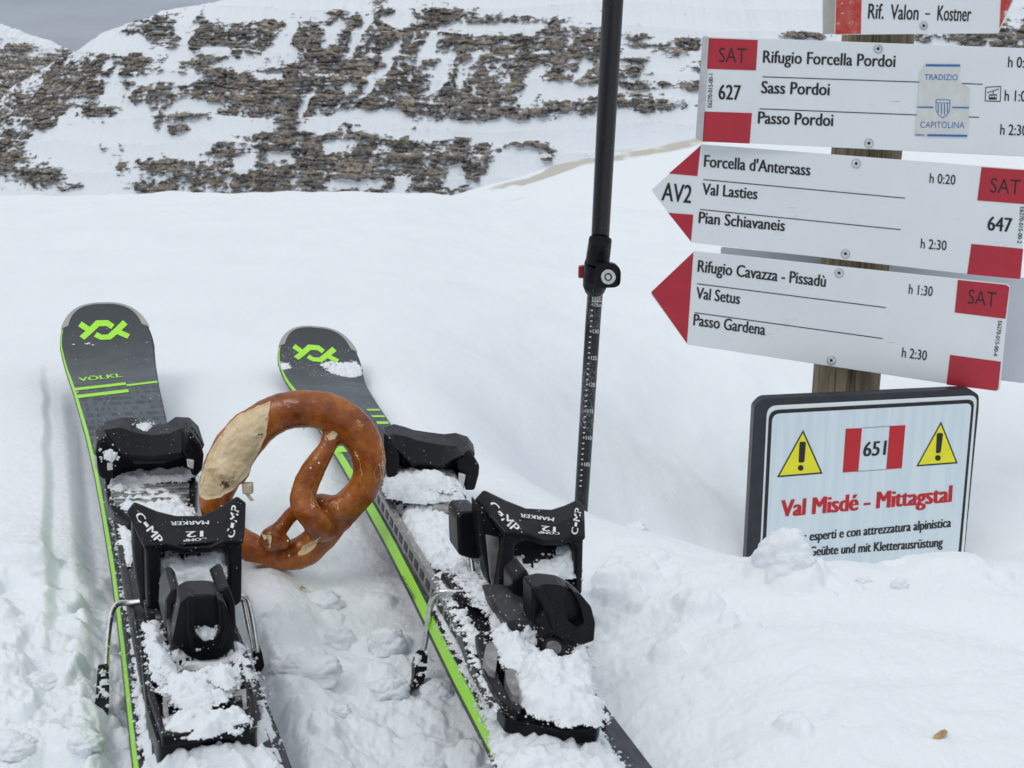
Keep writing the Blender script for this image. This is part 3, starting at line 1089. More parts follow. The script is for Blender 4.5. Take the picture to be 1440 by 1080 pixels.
def font_geo(txt, bold):
    key = (txt, bold)
    if key in FONT_CACHE:
        return FONT_CACHE[key]
    cu = bpy.data.curves.new('lettering_curve', 'FONT')
    cu.body = txt
    cu.size = 1
    cu.resolution_u = 3
    cu.offset = bold
    ob = bpy.data.objects.new('lettering_curve', cu)
    COL.objects.link(ob)
    dg = bpy.context.evaluated_depsgraph_get()
    dg.update()
    me = bpy.data.meshes.new_from_object(ob.evaluated_get(dg))
    v = np.array([tuple(x.co) for x in me.vertices])[:, :2]
    f = [list(p.vertices) for p in me.polygons]
    bpy.data.objects.remove(ob)
    bpy.data.curves.remove(cu)
    bpy.data.meshes.remove(me)
    FONT_CACHE[key] = (v, f)
    return v, f


CAP = None


def lettering(txt, p0, p1, up, mapper, mat, parent, bold=.027, name='lettering', label=None, rep=None):
    """flat print whose baseline runs from pixel p0 to p1, capital height = vector up, laid on a surface by mapper"""
    global CAP
    if CAP is None:
        CAP = font_geo('H', 0)[0][:, 1].max()
    wide = 0
    if bold > .008:
        wide, bold = bold * 1.05, 0.0
    v, f = font_geo(txt, bold)
    x0, x1 = v[:, 0].min(), v[:, 0].max()
    a = (v[:, 0] - x0) / (x1 - x0)
    b = v[:, 1] / CAP
    P = [mapper(p0[0] + (p1[0] - p0[0]) * s + up[0] * t, p0[1] + (p1[1] - p0[1]) * s + up[1] * t) for s, t in zip(a, b)]
    if wide:                       # heavier strokes: the same letters again a hair to each side
        dx, dy = (p1[0] - p0[0]) / (x1 - x0) * wide, (p1[1] - p0[1]) / (x1 - x0) * wide
        n = len(P)
        base = list(P)
        f = [list(q) for q in f]
        f0_ = list(f)
        for j, sgn in ((1, -1), (2, 1)):
            Q = [mapper(p0[0] + (p1[0] - p0[0]) * s + up[0] * t + dx * sgn, p0[1] + (p1[1] - p0[1]) * s + up[1] * t + dy * sgn) for s, t in zip(a, b)]
            P += [q + (CO - q) / np.linalg.norm(CO - q) * .00007 * j for q in Q]
            f += [[i + n * j for i in q] for q in f0_]
    return mesh_obj(name, P, f, mat, parent, label=label)


def on_sheet(pl, off=.0006):
    P0, N = pl
    return lambda x, y: on_plane(x, y, P0 + N * off, N)


def decal(name, poly, mapper, mat, parent, label=None):
    return mesh_obj(name, [mapper(x, y) for x, y in poly], [list(range(len(poly)))], mat, parent, label=label)


def rounded(poly, rad, n=5):
    out = []
    m = len(poly)
    for i in range(m):
        r = rad[i] if hasattr(rad, '__len__') else rad
        p = np.array(poly[i], float)
        if r <= 0:
            out.append(tuple(p))
            continue
        a, c = np.array(poly[i - 1], float), np.array(poly[(i + 1) % m], float)
        da, dc = (a - p) / np.linalg.norm(a - p), (c - p) / np.linalg.norm(c - p)
        s, e = p + da * r, p + dc * r
        for k in range(n + 1):
            t = k / n
            out.append(tuple((1 - t) ** 2 * s + 2 * t * (1 - t) * p + t * t * e))
    return out


def line(p, q, w, mapper, mat, parent, name='rule_line'):
    p, q = np.array(p, float), np.array(q, float)
    d = (q - p) / np.linalg.norm(q - p)
    n = np.array([-d[1], d[0]]) * w / 2
    return decal(name, [p + n, q + n, q - n, p - n], mapper, mat, parent)


def disc_px(cx, cy, r, n=14):
    return [(cx + r * math.cos(2 * math.pi * k / n), cy + r * math.sin(2 * math.pi * k / n)) for k in range(n)]


def screw(cx, cy, r, pl, parent):
    P0, N = pl
    o = slab('screw', disc_px(cx, cy, r, 20), P0 + N * .0022, N, .0025, M['steel'], parent, bevel=.0006)
    c = on_plane(cx, cy, P0, N)
    slab('screw_socket', disc_px(cx, cy, r * .42, 6), P0 + N * .0028, N, .0008, M['black_print'], o, bevel=0)
    slab('screw_rim', disc_px(cx, cy, r * 1.25, 20), P0 + N * .0008, N, .0012, M['sign_edge'], o, bevel=.0003)


def sign(name, outline, pl, label, group, thick=.003, mat=None, rad=3.5, cat='sign'):
    P0, N = pl
    c = np.mean([on_plane(x, y, P0, N) for x, y in outline], 0)
    t = empty(name, c, label, cat, group)
    slab('board', rounded(outline, rad), P0, N, thick, mat or M['sign_white'], t, bevel=.0006)
    return t


# the post
pc = [(1242, -70), (1235, 52), (1219, 212), (1203, 365), (1190, 540), (1176, 700), (1168, 800)]
post = empty('wooden_post', on_plane(1168, 800, (0, 1.93, 0), (0, 1, 0)), 'weathered round wooden post carrying all the trail signs, sunk in the snow', 'post')
axis = np.array([on_plane(x, y, (0, 1.94, 0), (0, 1, 0)) for x, y in pc])
ap = smooth_path(axis, 8)
V_, F_ = [], []
seg = 72
for i, p in enumerate(ap):
    for k in range(seg):
        a = 2 * math.pi * k / seg
        rr = .0515 * (1 + .012 * math.sin(2 * a + .4) + .007 * math.sin(7 * a + i * .02) - .05 * math.exp(-((a - 4.55) / .05) ** 2) - .035 * math.exp(-((a - 4.98) / .035) ** 2) - .04 * math.exp(-((a - 4.2) / .03) ** 2))
        V_.append(p + np.array([rr * math.cos(a), rr * math.sin(a), 0]))
for i in range(len(ap) - 1):
    for k in range(seg):
        F_.append((i * seg + k, i * seg + (k + 1) % seg, (i + 1) * seg + (k + 1) % seg, (i + 1) * seg + k))
F_.append(list(range(seg)))
F_.append(list(range((len(ap) - 1) * seg, len(ap) * seg)))
mesh_obj('post_shaft', V_, F_, M['wood'], post, smooth=True)

GR = 'trail direction signs screwed to the wooden post'
YS_ = 1.872
# --- sign at the top edge of the picture
pl0 = vplane(1290, 20, YS_, -.03)
s0 = sign('trail_sign', [(1178, -62), (1416, -64), (1440, -28), (1404, 47), (1174, 49)], pl0,
          'topmost white arrow sign reading Rif. Valon - Kostner, with worn red end', GR, rad=[2, 2, 2, 0, 2])
f0 = on_sheet(pl0)
decal('red_patch', [(1177.5, -58), (1213, -58), (1210.5, 47.5), (1174.5, 48)], f0, M['worn_red'], s0, 'red end patch worn pale')
decal('red_patch', [(1410, -50), (1437, -29), (1405.5, 40)], f0, M['worn_red'], s0, 'red arrow tip patch')
lettering('Rif.', (1220.6, 26), (1242, 26.6), (1.5, -21), f0, M['black_print'], s0, .018)
lettering('Valon', (1252, 27), (1291, 28), (1.5, -21), f0, M['black_print'], s0, .018)
line((1301, 19.5), (1308, 19.7), 2, f0, M['black_print'], s0, 'dash')
lettering('Kostner', (1318, 28.6), (1365, 30), (1.5, -21), f0, M['black_print'], s0, .018)
screw(1299, 36, 5, pl0, s0)
plb0 = vplane(1170, 20, 1.996, .0)
sb0 = sign('trail_sign', [(1157, -58), (1388, -58), (1386, 45), (1157, 48)], plb0, 'grey weathered board fixed behind the topmost arrow sign', GR, mat=M['sticker'], rad=2)

# --- 627
pl1 = vplane(1230, 130, YS_, -.05)
s1 = sign('trail_sign', [(991, 51), (1500, 70), (1548, 150), (1494, 223), (981, 198)], pl1,
          'large white sign 627 listing Rifugio Forcella Pordoi, with blue sticker', GR, thick=.004, rad=[4, 2, 2, 2, 4])
f1 = on_sheet(pl1)
K, RD = M['black_print'], M['red']
slab('rolled_edge', rounded([(989, 50), (997, 52), (988, 199), (979, 196)], [3, 1, 1, 3]), pl1[0] + pl1[1] * .003, pl1[1], .012, M['sign_edge'], s1, bevel=.0012)
decal('red_patch', [(996.4, 53.6), (1065.7, 56.3), (1063, 99), (994.5, 96.7)], f1, RD, s1)
decal('red_patch', [(989.2, 156.8), (1057.5, 159), (1054, 202), (987.4, 199)], f1, RD, s1)
f1b = on_sheet(pl1, .0010)
lettering('SAT', (1010.6, 87.4), (1049, 88.5), (.8, -20.5), f1b, K, s1, -.004)
lettering('627', (1010.6, 139.5), (1041, 140.5), (.8, -20.5), f1, K, s1, .025)
lettering('E6270-015-00-1', (1001, 151), (1003, 104), (-6, 0), f1, K, s1, .012)
lettering('Rifugio Forcella Pordoi', (1073, 88), (1258.5, 94.3), (1, -17), f1, K, s1, .024)
lettering('Sass Pordoi', (1070.6, 131), (1166, 134), (1, -17), f1, K, s1)
lettering('Passo Pordoi', (1066, 173.6), (1171, 177.3), (1, -17), f1, K, s1)
line((1072, 108), (1382, 118.4), 1.2, f1, K, s1)
line((1068, 153), (1377, 165), 1.2, f1, K, s1)
lettering('h 0:45', (1417.5, 94.5), (1456, 96), (.8, -15), f1, K, s1, .012)
lettering('h 1:00', (1412.6, 141.7), (1450, 143.2), (.8, -15), f1, K, s1, .012)
lettering('h 2:30', (1406.5, 189.4), (1444, 191), (.8, -15), f1, K, s1, .012)
screw(1235, 68.5, 5.5, pl1, s1)
screw(1222, 201.5, 5.5, pl1, s1)
# cable-car pictogram
ic = [(1386.3, 122.6), (1407.6, 121.6), (1406.6, 142.8), (1385.4, 142)]
for a, b_ in zip(ic, ic[1:] + ic[:1]):
    line(a, b_, 1.1, f1, K, s1, 'pictogram')
line((1388, 130.5), (1405, 125), 1.0, f1b, K, s1, 'pictogram')
line((1397, 127.5), (1396.6, 133), 1.0, f1b, K, s1, 'pictogram')
decal('pictogram', [(1391, 133), (1402, 132.6), (1401.6, 140), (1390.5, 140)], f1b, K, s1)
f1c = on_sheet(pl1, .0014)
for q in (1392, 1395.6, 1399):
    decal('pictogram', [(q, 134.4), (q + 2.2, 134.4), (q + 2.2, 136.8), (q, 136.8)], f1c, M['sign_white'], s1)
# sticker
st = empty('sticker', on_plane(1326, 140, *pl1), 'torn pale paper sticker with a blue shield on the 627 sign', 'sticker')
slab('paper', [(1294, 102), (1302, 89.5), (1351, 90), (1347.5, 113), (1352, 117), (1364, 124.5), (1361, 192), (1286.5, 190.5)], pl1[0] + pl1[1] * .0011, pl1[1], .0003, M['sticker'], st, bevel=0)
fs, BL = on_sheet(pl1, .0016), M['blue_print']
for p, q, w in (((1302, 91.8), (1350, 92.2), 3), ((1290, 150.6), (1312.5, 151), 1.8), ((1339, 151), (1362.8, 151.4), 1.8), ((1304, 190), (1360, 191), 2.8), ((1287, 189.5), (1300, 189.8), 1.2)):
    line(p, q, w, fs, BL, st, 'printed_bar')
lettering('TRADIZIO', (1300, 112.3), (1346.5, 112.8), (.5, -8), fs, BL, st, .0, name='lettering')
lettering('CAPITOLINA', (1294, 179.7), (1356, 180.3), (.5, -8.8), fs, BL, st, -.008)
sh = [(1316.4, 140), (1336, 140.5), (1335.6, 155), (1332, 161), (1325.6, 165.8), (1319.6, 161), (1316.2, 155)]
for a, b_ in zip(sh, sh[1:] + sh[:1]):
    line(a, b_, .9, fs, BL, st, 'shield')
line((1316.4, 144.5), (1336, 145), .9, fs, BL, st, 'shield')
for k in range(4):
    line((1319.4 + k * 4.4, 146), (1319.4 + k * 4.4, 158 + 3 * (k in (1, 2))), 1.3, fs, BL, st, 'shield_stripe')

# --- 647
pl2 = vplane(1200, 290, YS_ + .001, -.14)
s2_ = sign('trail_sign', [(986, 203), (1447, 238.5), (1435, 394), (972, 341), (915.7, 267.5)], pl2,
           'white arrow sign 647 pointing left with AV2 on its tip', GR, rad=[1, 5, 7, 2, 3])
f2, f2b = on_sheet(pl2), on_sheet(pl2, .001)
decal('red_patch', [(985.3, 205), (980.6, 247.6), (940.5, 244)], f2, RD, s2_)
decal('red_patch', [(939.4, 299.3), (975, 302), (971.6, 339.5)], f2, RD, s2_)
decal('red_patch', [(1380.3, 235), (1444.6, 239.6), (1441, 287), (1374.3, 281.8)], f2, RD, s2_)
decal('red_patch', [(1366, 343), (1439, 350), (1435, 391), (1433, 392.5), (1360, 385.6)], f2, RD, s2_)
lettering('AV2', (930.2, 281.6), (971, 285.8), (2.5, -25), f2, K, s2_, .02)
lettering("Forcella d'Antersass", (990, 234.5), (1138.8, 247), (1.2, -16.6), f2, K, s2_)
lettering('Val Lasties', (987.4, 273.5), (1064.4, 280.3), (1.2, -16), f2, K, s2_)
lettering('Pian Schiavaneis', (982.5, 313.6), (1103, 325), (1.2, -16), f2, K, s2_)
line((989, 252.5), (1272.7, 278.7), 1.2, f2, K, s2_)
line((984.4, 294.5), (1266.7, 323), 1.2, f2, K, s2_)
lettering('h 0:20', (1307, 257), (1343, 259.8), (1, -13.6), f2, K, s2_, .012)
lettering('h 2:30', (1294.5, 349), (1330.5, 352.2), (1, -13.6), f2, K, s2_, .012)
lettering('SAT', (1392, 270.5), (1434, 273.6), (1.6, -20.4), f2b, K, s2_, -.004)
lettering('647', (1388.6, 323.7), (1422, 326.6), (1.6, -19.6), f2, K, s2_, .025)
lettering('E6270-015-00-2', (1435, 291), (1430.6, 342), (6, .4), f2, K, s2_, .012)
screw(1204, 230, 5.5, pl2, s2_)
screw(1189, 357, 5.5, pl2, s2_)

# --- Cavazza
pl3 = vplane(1180, 440, YS_ + .001, -.16)
s3_ = sign('trail_sign', [(976, 353), (1421, 400), (1406, 551), (966.3, 484.5), (914, 412)], pl3,
           'lowest white arrow sign, red tip, reading Rifugio Cavazza - Pissadù', GR, rad=[1, 6, 6, 1, 4])
f3, f3b = on_sheet(pl3), on_sheet(pl3, .001)
decal('red_patch', [(975, 354.6), (966, 482.8), (917, 413.5), (916, 410.5)], f3, RD, s3_)
decal('red_patch', [(1347, 393.6), (1415, 400.6), (1419.5, 404), (1414, 448.3), (1342.5, 439.4)], f3, RD, s3_)
decal('red_patch', [(1336, 499), (1407.6, 508.7), (1403.8, 547), (1401, 549.6), (1331, 541)], f3, RD, s3_)
lettering('Rifugio Cavazza - Pissadù', (981, 382), (1160.5, 403.5), (1.5, -16.4), f3, K, s3_, .026)
lettering('Val Setus', (978.7, 419.5), (1039.7, 427.8), (1.4, -16), f3, K, s3_)
lettering('Passo Gardena', (975, 457.4), (1075.4, 471.4), (1.4, -16), f3, K, s3_)
line((980, 399), (1245.7, 432.6), 1.2, f3, K, s3_)
line((977, 439.7), (1241, 476), 1.2, f3, K, s3_)
lettering('h 1:30', (1277.6, 413), (1310.8, 416.8), (1.4, -13.6), f3, K, s3_, .012)
lettering('h 2:30', (1268, 502), (1302.7, 507), (1.4, -13.6), f3, K, s3_, .012)
lettering('SAT', (1360.5, 427), (1399.7, 431.8), (2, -20.4), f3b, K, s3_, -.004)
lettering('E6270-015-00-4', (1404, 451), (1397, 500), (5.6, .8), f3, K, s3_, .012)
screw(1180, 384, 5.5, pl3, s3_)
screw(1169, 507, 5.5, pl3, s3_)
plb3 = vplane(1200, 440, 1.998, -.05)
sign('trail_sign', [(1014, 347), (1470, 394), (1500, 470), (1456, 541), (1004, 486)], plb3, 'pale grey back of a sign, showing behind the lowest arrow sign', GR, mat=M['sign_back'], rad=3)

# --- warning board
pw = vplane(1215, 660, 1.80, .06, .03)
wt = empty('warning_sign', on_plane(1205, 800, *pw), 'black framed warning board 651 with two yellow triangles, half buried in snow', 'sign')
Wp, Wn = pw
slab('board_frame', rounded([(1061, 572), (1072, 560.5), (1364, 547), (1377.5, 556), (1377, 575), (1349, 860), (1045, 860)], [4, 6, 5, 5, 3, 0, 0]), Wp, Wn, .022, M['frame_black'], wt, bevel=.002)
slab('board', rounded([(1079, 571), (1374.5, 556), (1348.5, 860), (1065, 860)], [14, 11, 0, 0]), Wp + Wn * .0014, Wn, .0018, M['sign_white'], wt, bevel=.0004)
lw = lambda d: on_sheet((Wp, Wn), .0014 + d)
decal('black_border', rounded([(1081.5, 576.8), (1370.4, 561.5), (1344.5, 858), (1067.5, 858)], [14, 10, 0, 0]), lw(.0006), K, wt)
decal('sign_face', rounded([(1086.3, 582), (1366.4, 567), (1340.5, 857), (1072.5, 857)], [11, 8, 0, 0]), lw(.0010), M['warning'], wt)
fw, fw2, fw3 = lw(.0015), lw(.0020), lw(.0025)


def tri(a, b_, c, ex, dot):
    decal('warning_triangle', [a, b_, c], fw, K, wt)
    g_ = (np.array(a) + b_ + c) / 3
    decal('yellow_triangle', [tuple(np.array(q) + (g_ - q) * .105) for q in (a, b_, c)], fw2, M['yellow'], wt)
    decal('exclamation_mark', rounded(ex, 2.6, 4), fw3, K, wt)
    decal('exclamation_mark', disc_px(dot[0], dot[1], 4.0, 16), fw3, K, wt)


tri((1129.5, 604.5), (1156.8, 666), (1092.7, 671.3), [(1124.5, 621), (1133.4, 621.3), (1131.2, 650), (1123, 651)], (1126, 658))
tri((1323.4, 592.6), (1346.8, 651.6), (1288.6, 656), [(1317.6, 609), (1326.4, 609), (1323, 636.6), (1316, 637.6)], (1319, 644))
SR = M['sign_red']
decal('red_bar', [(1189.3, 603), (1212.2, 602), (1207, 663), (1185, 664.6)], fw, SR, wt)
decal('red_bar', [(1251.2, 599.2), (1273.3, 597.8), (1268.2, 658.6), (1246.3, 660)], fw, SR, wt)
line((1212, 602), (1251, 599.3), .5, fw, K, wt)
line((1207, 663), (1246, 660.2), .5, fw, K, wt)
lettering('651', (1213.8, 642), (1244.6, 639.6), (2.2, -20), fw, K, wt, .03)
lettering('Val Misdé - Mittagstal', (1098.4, 727), (1337, 705.8), (1.6, -23.4), fw, SR, wt, .05)
lettering('Solo per', (1087, 765), (1133, 761), (1, -13), fw, K, wt, .042)
lettering('esperti e con attrezzatura alpinistica', (1138.7, 760.5), (1336.8, 741), (1, -13), fw, K, wt, .042)
lettering('Nur für', (1085, 787), (1133, 782.4), (1, -13), fw, K, wt, .042)
lettering('Geübte und mit Kletterausrüstung', (1138.5, 782), (1325.2, 768.6), (1, -13), fw, K, wt, .042)

# ------------------------------------------------------------------ ski pole
def dray(px, py, d):
    return CO + ray(px, py) * d


PA = [((878, -290), 1.033), ((862, 0), 1.13), ((853, 165), 1.193), ((844, 335), 1.265)]
PB = [((843, 350), 1.272), ((836.3, 420), 1.305), ((829.5, 520), 1.355), ((818, 700), 1.455), ((812, 800), 1.517)]
pole = empty('ski_pole', dray(812, 790, 1.5), 'black telescopic ski pole with scratched lower shaft, planted behind the right ski', 'ski pole')
pa = [dray(*p, d) for p, d in PA]
pb = [dray(*p, d) for p, d in PB]
mesh_obj('upper_shaft', *tube_geo(smooth_path(pa, 8), np.linspace(.0095, .0089, 25), 32), M['shaft'], pole, smooth=True)
mesh_obj('lower_shaft', *tube_geo(smooth_path(pb, 8), .0079, 32), M['shaft_worn'], pole, smooth=True)
mesh_obj('grip', *tube_geo(smooth_path([dray(877.4, -275, 1.037), dray(879, -300, 1.030), dray(884, -380, 1.006), dray(889, -470, .98), dray(891, -500, .972)], 5), np.interp(np.linspace(0, 4, 21), [0, .6, 2, 3.2, 4], [.012, .0165, .0145, .0185, .012]), 24), M['black'], pole, smooth=True)
# clamp
cl = mesh_obj('clamp_sleeve', *tube_geo([dray(844.6, 334, 1.262), dray(844.2, 337, 1.262), dray(842.3, 352, 1.27), dray(840, 370, 1.275)], [.0108, .0114, .0117, .0120], 32), M['black'], pole, smooth=False, bevel=.0004)
cb = mesh_obj('clamp', *tube_geo([dray(840, 368, 1.274), dray(839.7, 371, 1.276), dray(838, 390, 1.285), dray(836.6, 401, 1.292), dray(836.4, 408, 1.297)], [.0122, .0128, .0130, .0122, .0102], 32), M['black'], pole, bevel=.0004)
cpl = vplane(856, 388, 1.236, .0)
slab('clamp_lug', rounded([(838, 370), (866, 371), (873.5, 380), (872.5, 400), (866, 404.5), (838, 405)], [1, 6, 6, 5, 5, 1]), *cpl, .0035, M['black_gloss'], pole, bevel=.0008)
slab('clamp_lug', rounded([(838, 372), (863, 369.5), (870, 376), (869, 399), (862, 402.5), (838, 403)], [1, 6, 6, 5, 5, 1]), cpl[0] + np.array([0, .006, 0]), cpl[1], .006, M['black'], pole, bevel=.0008)
sc_ = slab('screw', disc_px(855.4, 389.6, 10.6, 28), cpl[0] - np.array([0, .0012, 0]), cpl[1], .002, M['steel'], pole, bevel=.0006)
slab('screw_groove', disc_px(855.4, 389.6, 5.6, 24), cpl[0] - np.array([0, .0016, 0]), cpl[1], .001, M['black_print'], sc_, bevel=0)
slab('screw_head', disc_px(855.2, 389.8, 4.0, 6), cpl[0] - np.array([0, .0026, 0]), cpl[1], .002, M['steel'], sc_, bevel=.0004)
slab('release_lever', rounded([(814, 375.5), (822, 374), (822, 391.5), (813.4, 391)], 1.5), *vplane(818, 383, 1.27), .008, M['lever_red'], pole, bevel=.0008)


POLE_TREE = bvh_of(bpy.data.objects['lower_shaft'])
on_pole = on_bvh(POLE_TREE, .0004)


def strip_decal(name, x0, x1, y0, y1, mat, n=6):
    P = []
    for k in range(n + 1):
        x = x0 + (x1 - x0) * k / n
        P += [on_pole(x, y0), on_pole(x, y1)]
    return mesh_obj(name, P, [(2 * k, 2 * k + 1, 2 * k + 3, 2 * k + 2) for k in range(n)], mat, pole)


strip_decal('stop_label', 832.5, 846.2, 413.5, 424.8, M['clip_white'])
lettering('STO', (834, 422.8), (846, 423.2), (.4, -7.6), on_bvh(POLE_TREE, .0008), K, pole, .012)
M['scale_white'] = plain('scale_white', (.7, .7, .71), .5, var=.3, vscale=900)
for i_, num in enumerate(['135cm', '130', '125', '120', '115', '110', '105', '100']):
    y = 431 + i_ * 37.4
    cx = np.interp(y, [p[0][1] for p in PB], [p[0][0] for p in PB])
    if i_ < 7:
        lettering('+' + num, (cx - 4, y), (cx + 8.6 + (3 if i_ == 0 else 0), y + .6), (.3, -5.4), on_pole, M['scale_white'], pole, .03)
    for j in range(1, 5):
        yy = y + j * 7.5
        if yy < 690:
            cx = np.interp(yy, [p[0][1] for p in PB], [p[0][0] for p in PB])
            strip_decal('scale_tick', cx - 4.2, cx - 1.0, yy - 2.8, yy - 1.2, M['scale_white'], 2)

# ------------------------------------------------------------------ skis
def SP(k, p):
    R_, O_ = SKI[k]
    return O_ + R_ @ np.asarray(p, float)


def SV(k, px, py, s):
    """point where a pixel ray meets the cross-plane s of a ski"""
    R_, O_ = SKI[k]
    return on_plane(px, py, O_ + R_[:, 1] * s, R_[:, 1])


def SH(k, px, py, h):
    R_, O_ = SKI[k]
    return on_plane(px, py, O_ + R_[:, 2] * h, R_[:, 2])


def Hpl(k, h):
    R_, O_ = SKI[k]
    return O_ + R_[:, 2] * h, R_[:, 2]


def Spl(k, s, tilt=0.0):
    R_, O_ = SKI[k]
    N = -R_[:, 1] + R_[:, 2] * tilt
    return O_ + R_[:, 1] * s, N / np.linalg.norm(N)


def Spl_at(k, px, py, s, tilt):
    R_, O_ = SKI[k]
    N = -R_[:, 1] + R_[:, 2] * tilt
    return SV(k, px, py, s), N / np.linalg.norm(N)


WS = np.array([(-.50, .050), (-.45, .0495), (-.3, .0425), (-.15, .0395), (0, .0387), (.15, .0362), (.25, .0352), (.4, .0357), (.5, .0368), (.62, .0395), (.8, .0460), (.93, .0525), (1.0, .0565)])


def half_w(s):
    if s <= .985:
        return float(np.interp(s, WS[:, 0], WS[:, 1]))
    t = min(1, (s - .985) / .0905)
    return .0558 * (1 - t ** 2.7) ** (1 / 2.7) + 1e-4


def rise(s):
    t = max(0, s - .90)
    return 1.45 * t * t + .4 * max(0, s - .98) ** 2


def thick(s):
    return float(np.interp(s, [-.45, .3, .7, .95, 1.09], [.010, .0135, .010, .0055, .0045]))


def ski_top(k, w, s, off=0.0):
    return SP(k, (w, s, rise(s) + thick(s) + off))


def px_on_ski(k, px, py, off=.0004):
    """pixel to the curved top sheet"""
    R_, O_ = SKI[k]
    h = .012
    for _ in range(12):
        q = R_.T @ (SH(k, px, py, h) - O_)
        h = .5 * h + .5 * (rise(q[1]) + thick(q[1]))
    return ski_top(k, q[0], q[1], off), q


def sliver(k, name, prof, mat, parent, label=None):
    """loft of cross-section rings along the ski; prof(s) -> list of (w, z)"""
    ss = np.concatenate([np.linspace(-.46, .95, 60), .95 + .125 * (1 - (1 - np.linspace(0, 1, 46)[1:]) ** 2)])
    ss = ss[ss <= 1.0752]
    V_, F_ = [], []
    m = len(prof(0))
    for s in ss:
        for (w, z) in prof(s):
            V_.append(SP(k, (w, s, rise(s) + z)))
    for i in range(len(ss) - 1):
        for j in range(m):
            F_.append((i * m + j, i * m + (j + 1) % m, (i + 1) * m + (j + 1) % m, (i + 1) * m + j))
    F_.append(list(range(m)))
    F_.append(list(range((len(ss) - 1) * m, len(ss) * m)))
    o = mesh_obj(name, V_, F_, mat, parent, label=label)
    return o, ss, m


def lbox(k, name, w0, w1, s0, s1, h0, h1, mat, parent, bevel=.0008, label=None):
    R_, O_ = SKI[k]
    v, f = boxpts(SP(k, ((w0 + w1) / 2, (s0 + s1) / 2, (h0 + h1) / 2)), R_, (w1 - w0) / 2, (s1 - s0) / 2, (h1 - h0) / 2)
    return mesh_obj(name, v, f, mat, parent, bevel=bevel, label=label)


def strips(k, name, rows, svals, mat, parent, th=.004, bevel=.0012, smooth=False, label=None):
    n = len(rows[0])
    V_ = [SV(k, x, y, s) for row, s in zip(rows, svals) for (x, y) in row]
    F_ = [(i * n + j, i * n + j + 1, (i + 1) * n + j + 1, (i + 1) * n + j) for i in range(len(rows) - 1) for j in range(n - 1)]
    return mesh_obj(name, V_, F_, mat, parent, solid=th, bevel=bevel, smooth=smooth, label=label)


SNOWBUF = {'L': [], 'R': []}
GRAINS = {'L': [], 'R': []}


def inside(poly, X, Y):
    ins = np.zeros(X.shape, bool)
    dist = np.full(X.shape, 1e9)
    n = len(poly)
    for i in range(n):
        (x1, y1), (x2, y2) = poly[i], poly[(i + 1) % n]
        c = ((y1 > Y) != (y2 > Y)) & (X < (x2 - x1) * (Y - y1) / (y2 - y1 + 1e-12) + x1)
        ins ^= c
        t = np.clip(((X - x1) * (x2 - x1) + (Y - y1) * (y2 - y1)) / ((x2 - x1) ** 2 + (y2 - y1) ** 2 + 1e-12), 0, 1)
        dist = np.minimum(dist, np.hypot(X - x1 - t * (x2 - x1), Y - y1 - t * (y2 - y1)))
    return np.where(ins, dist, -dist)


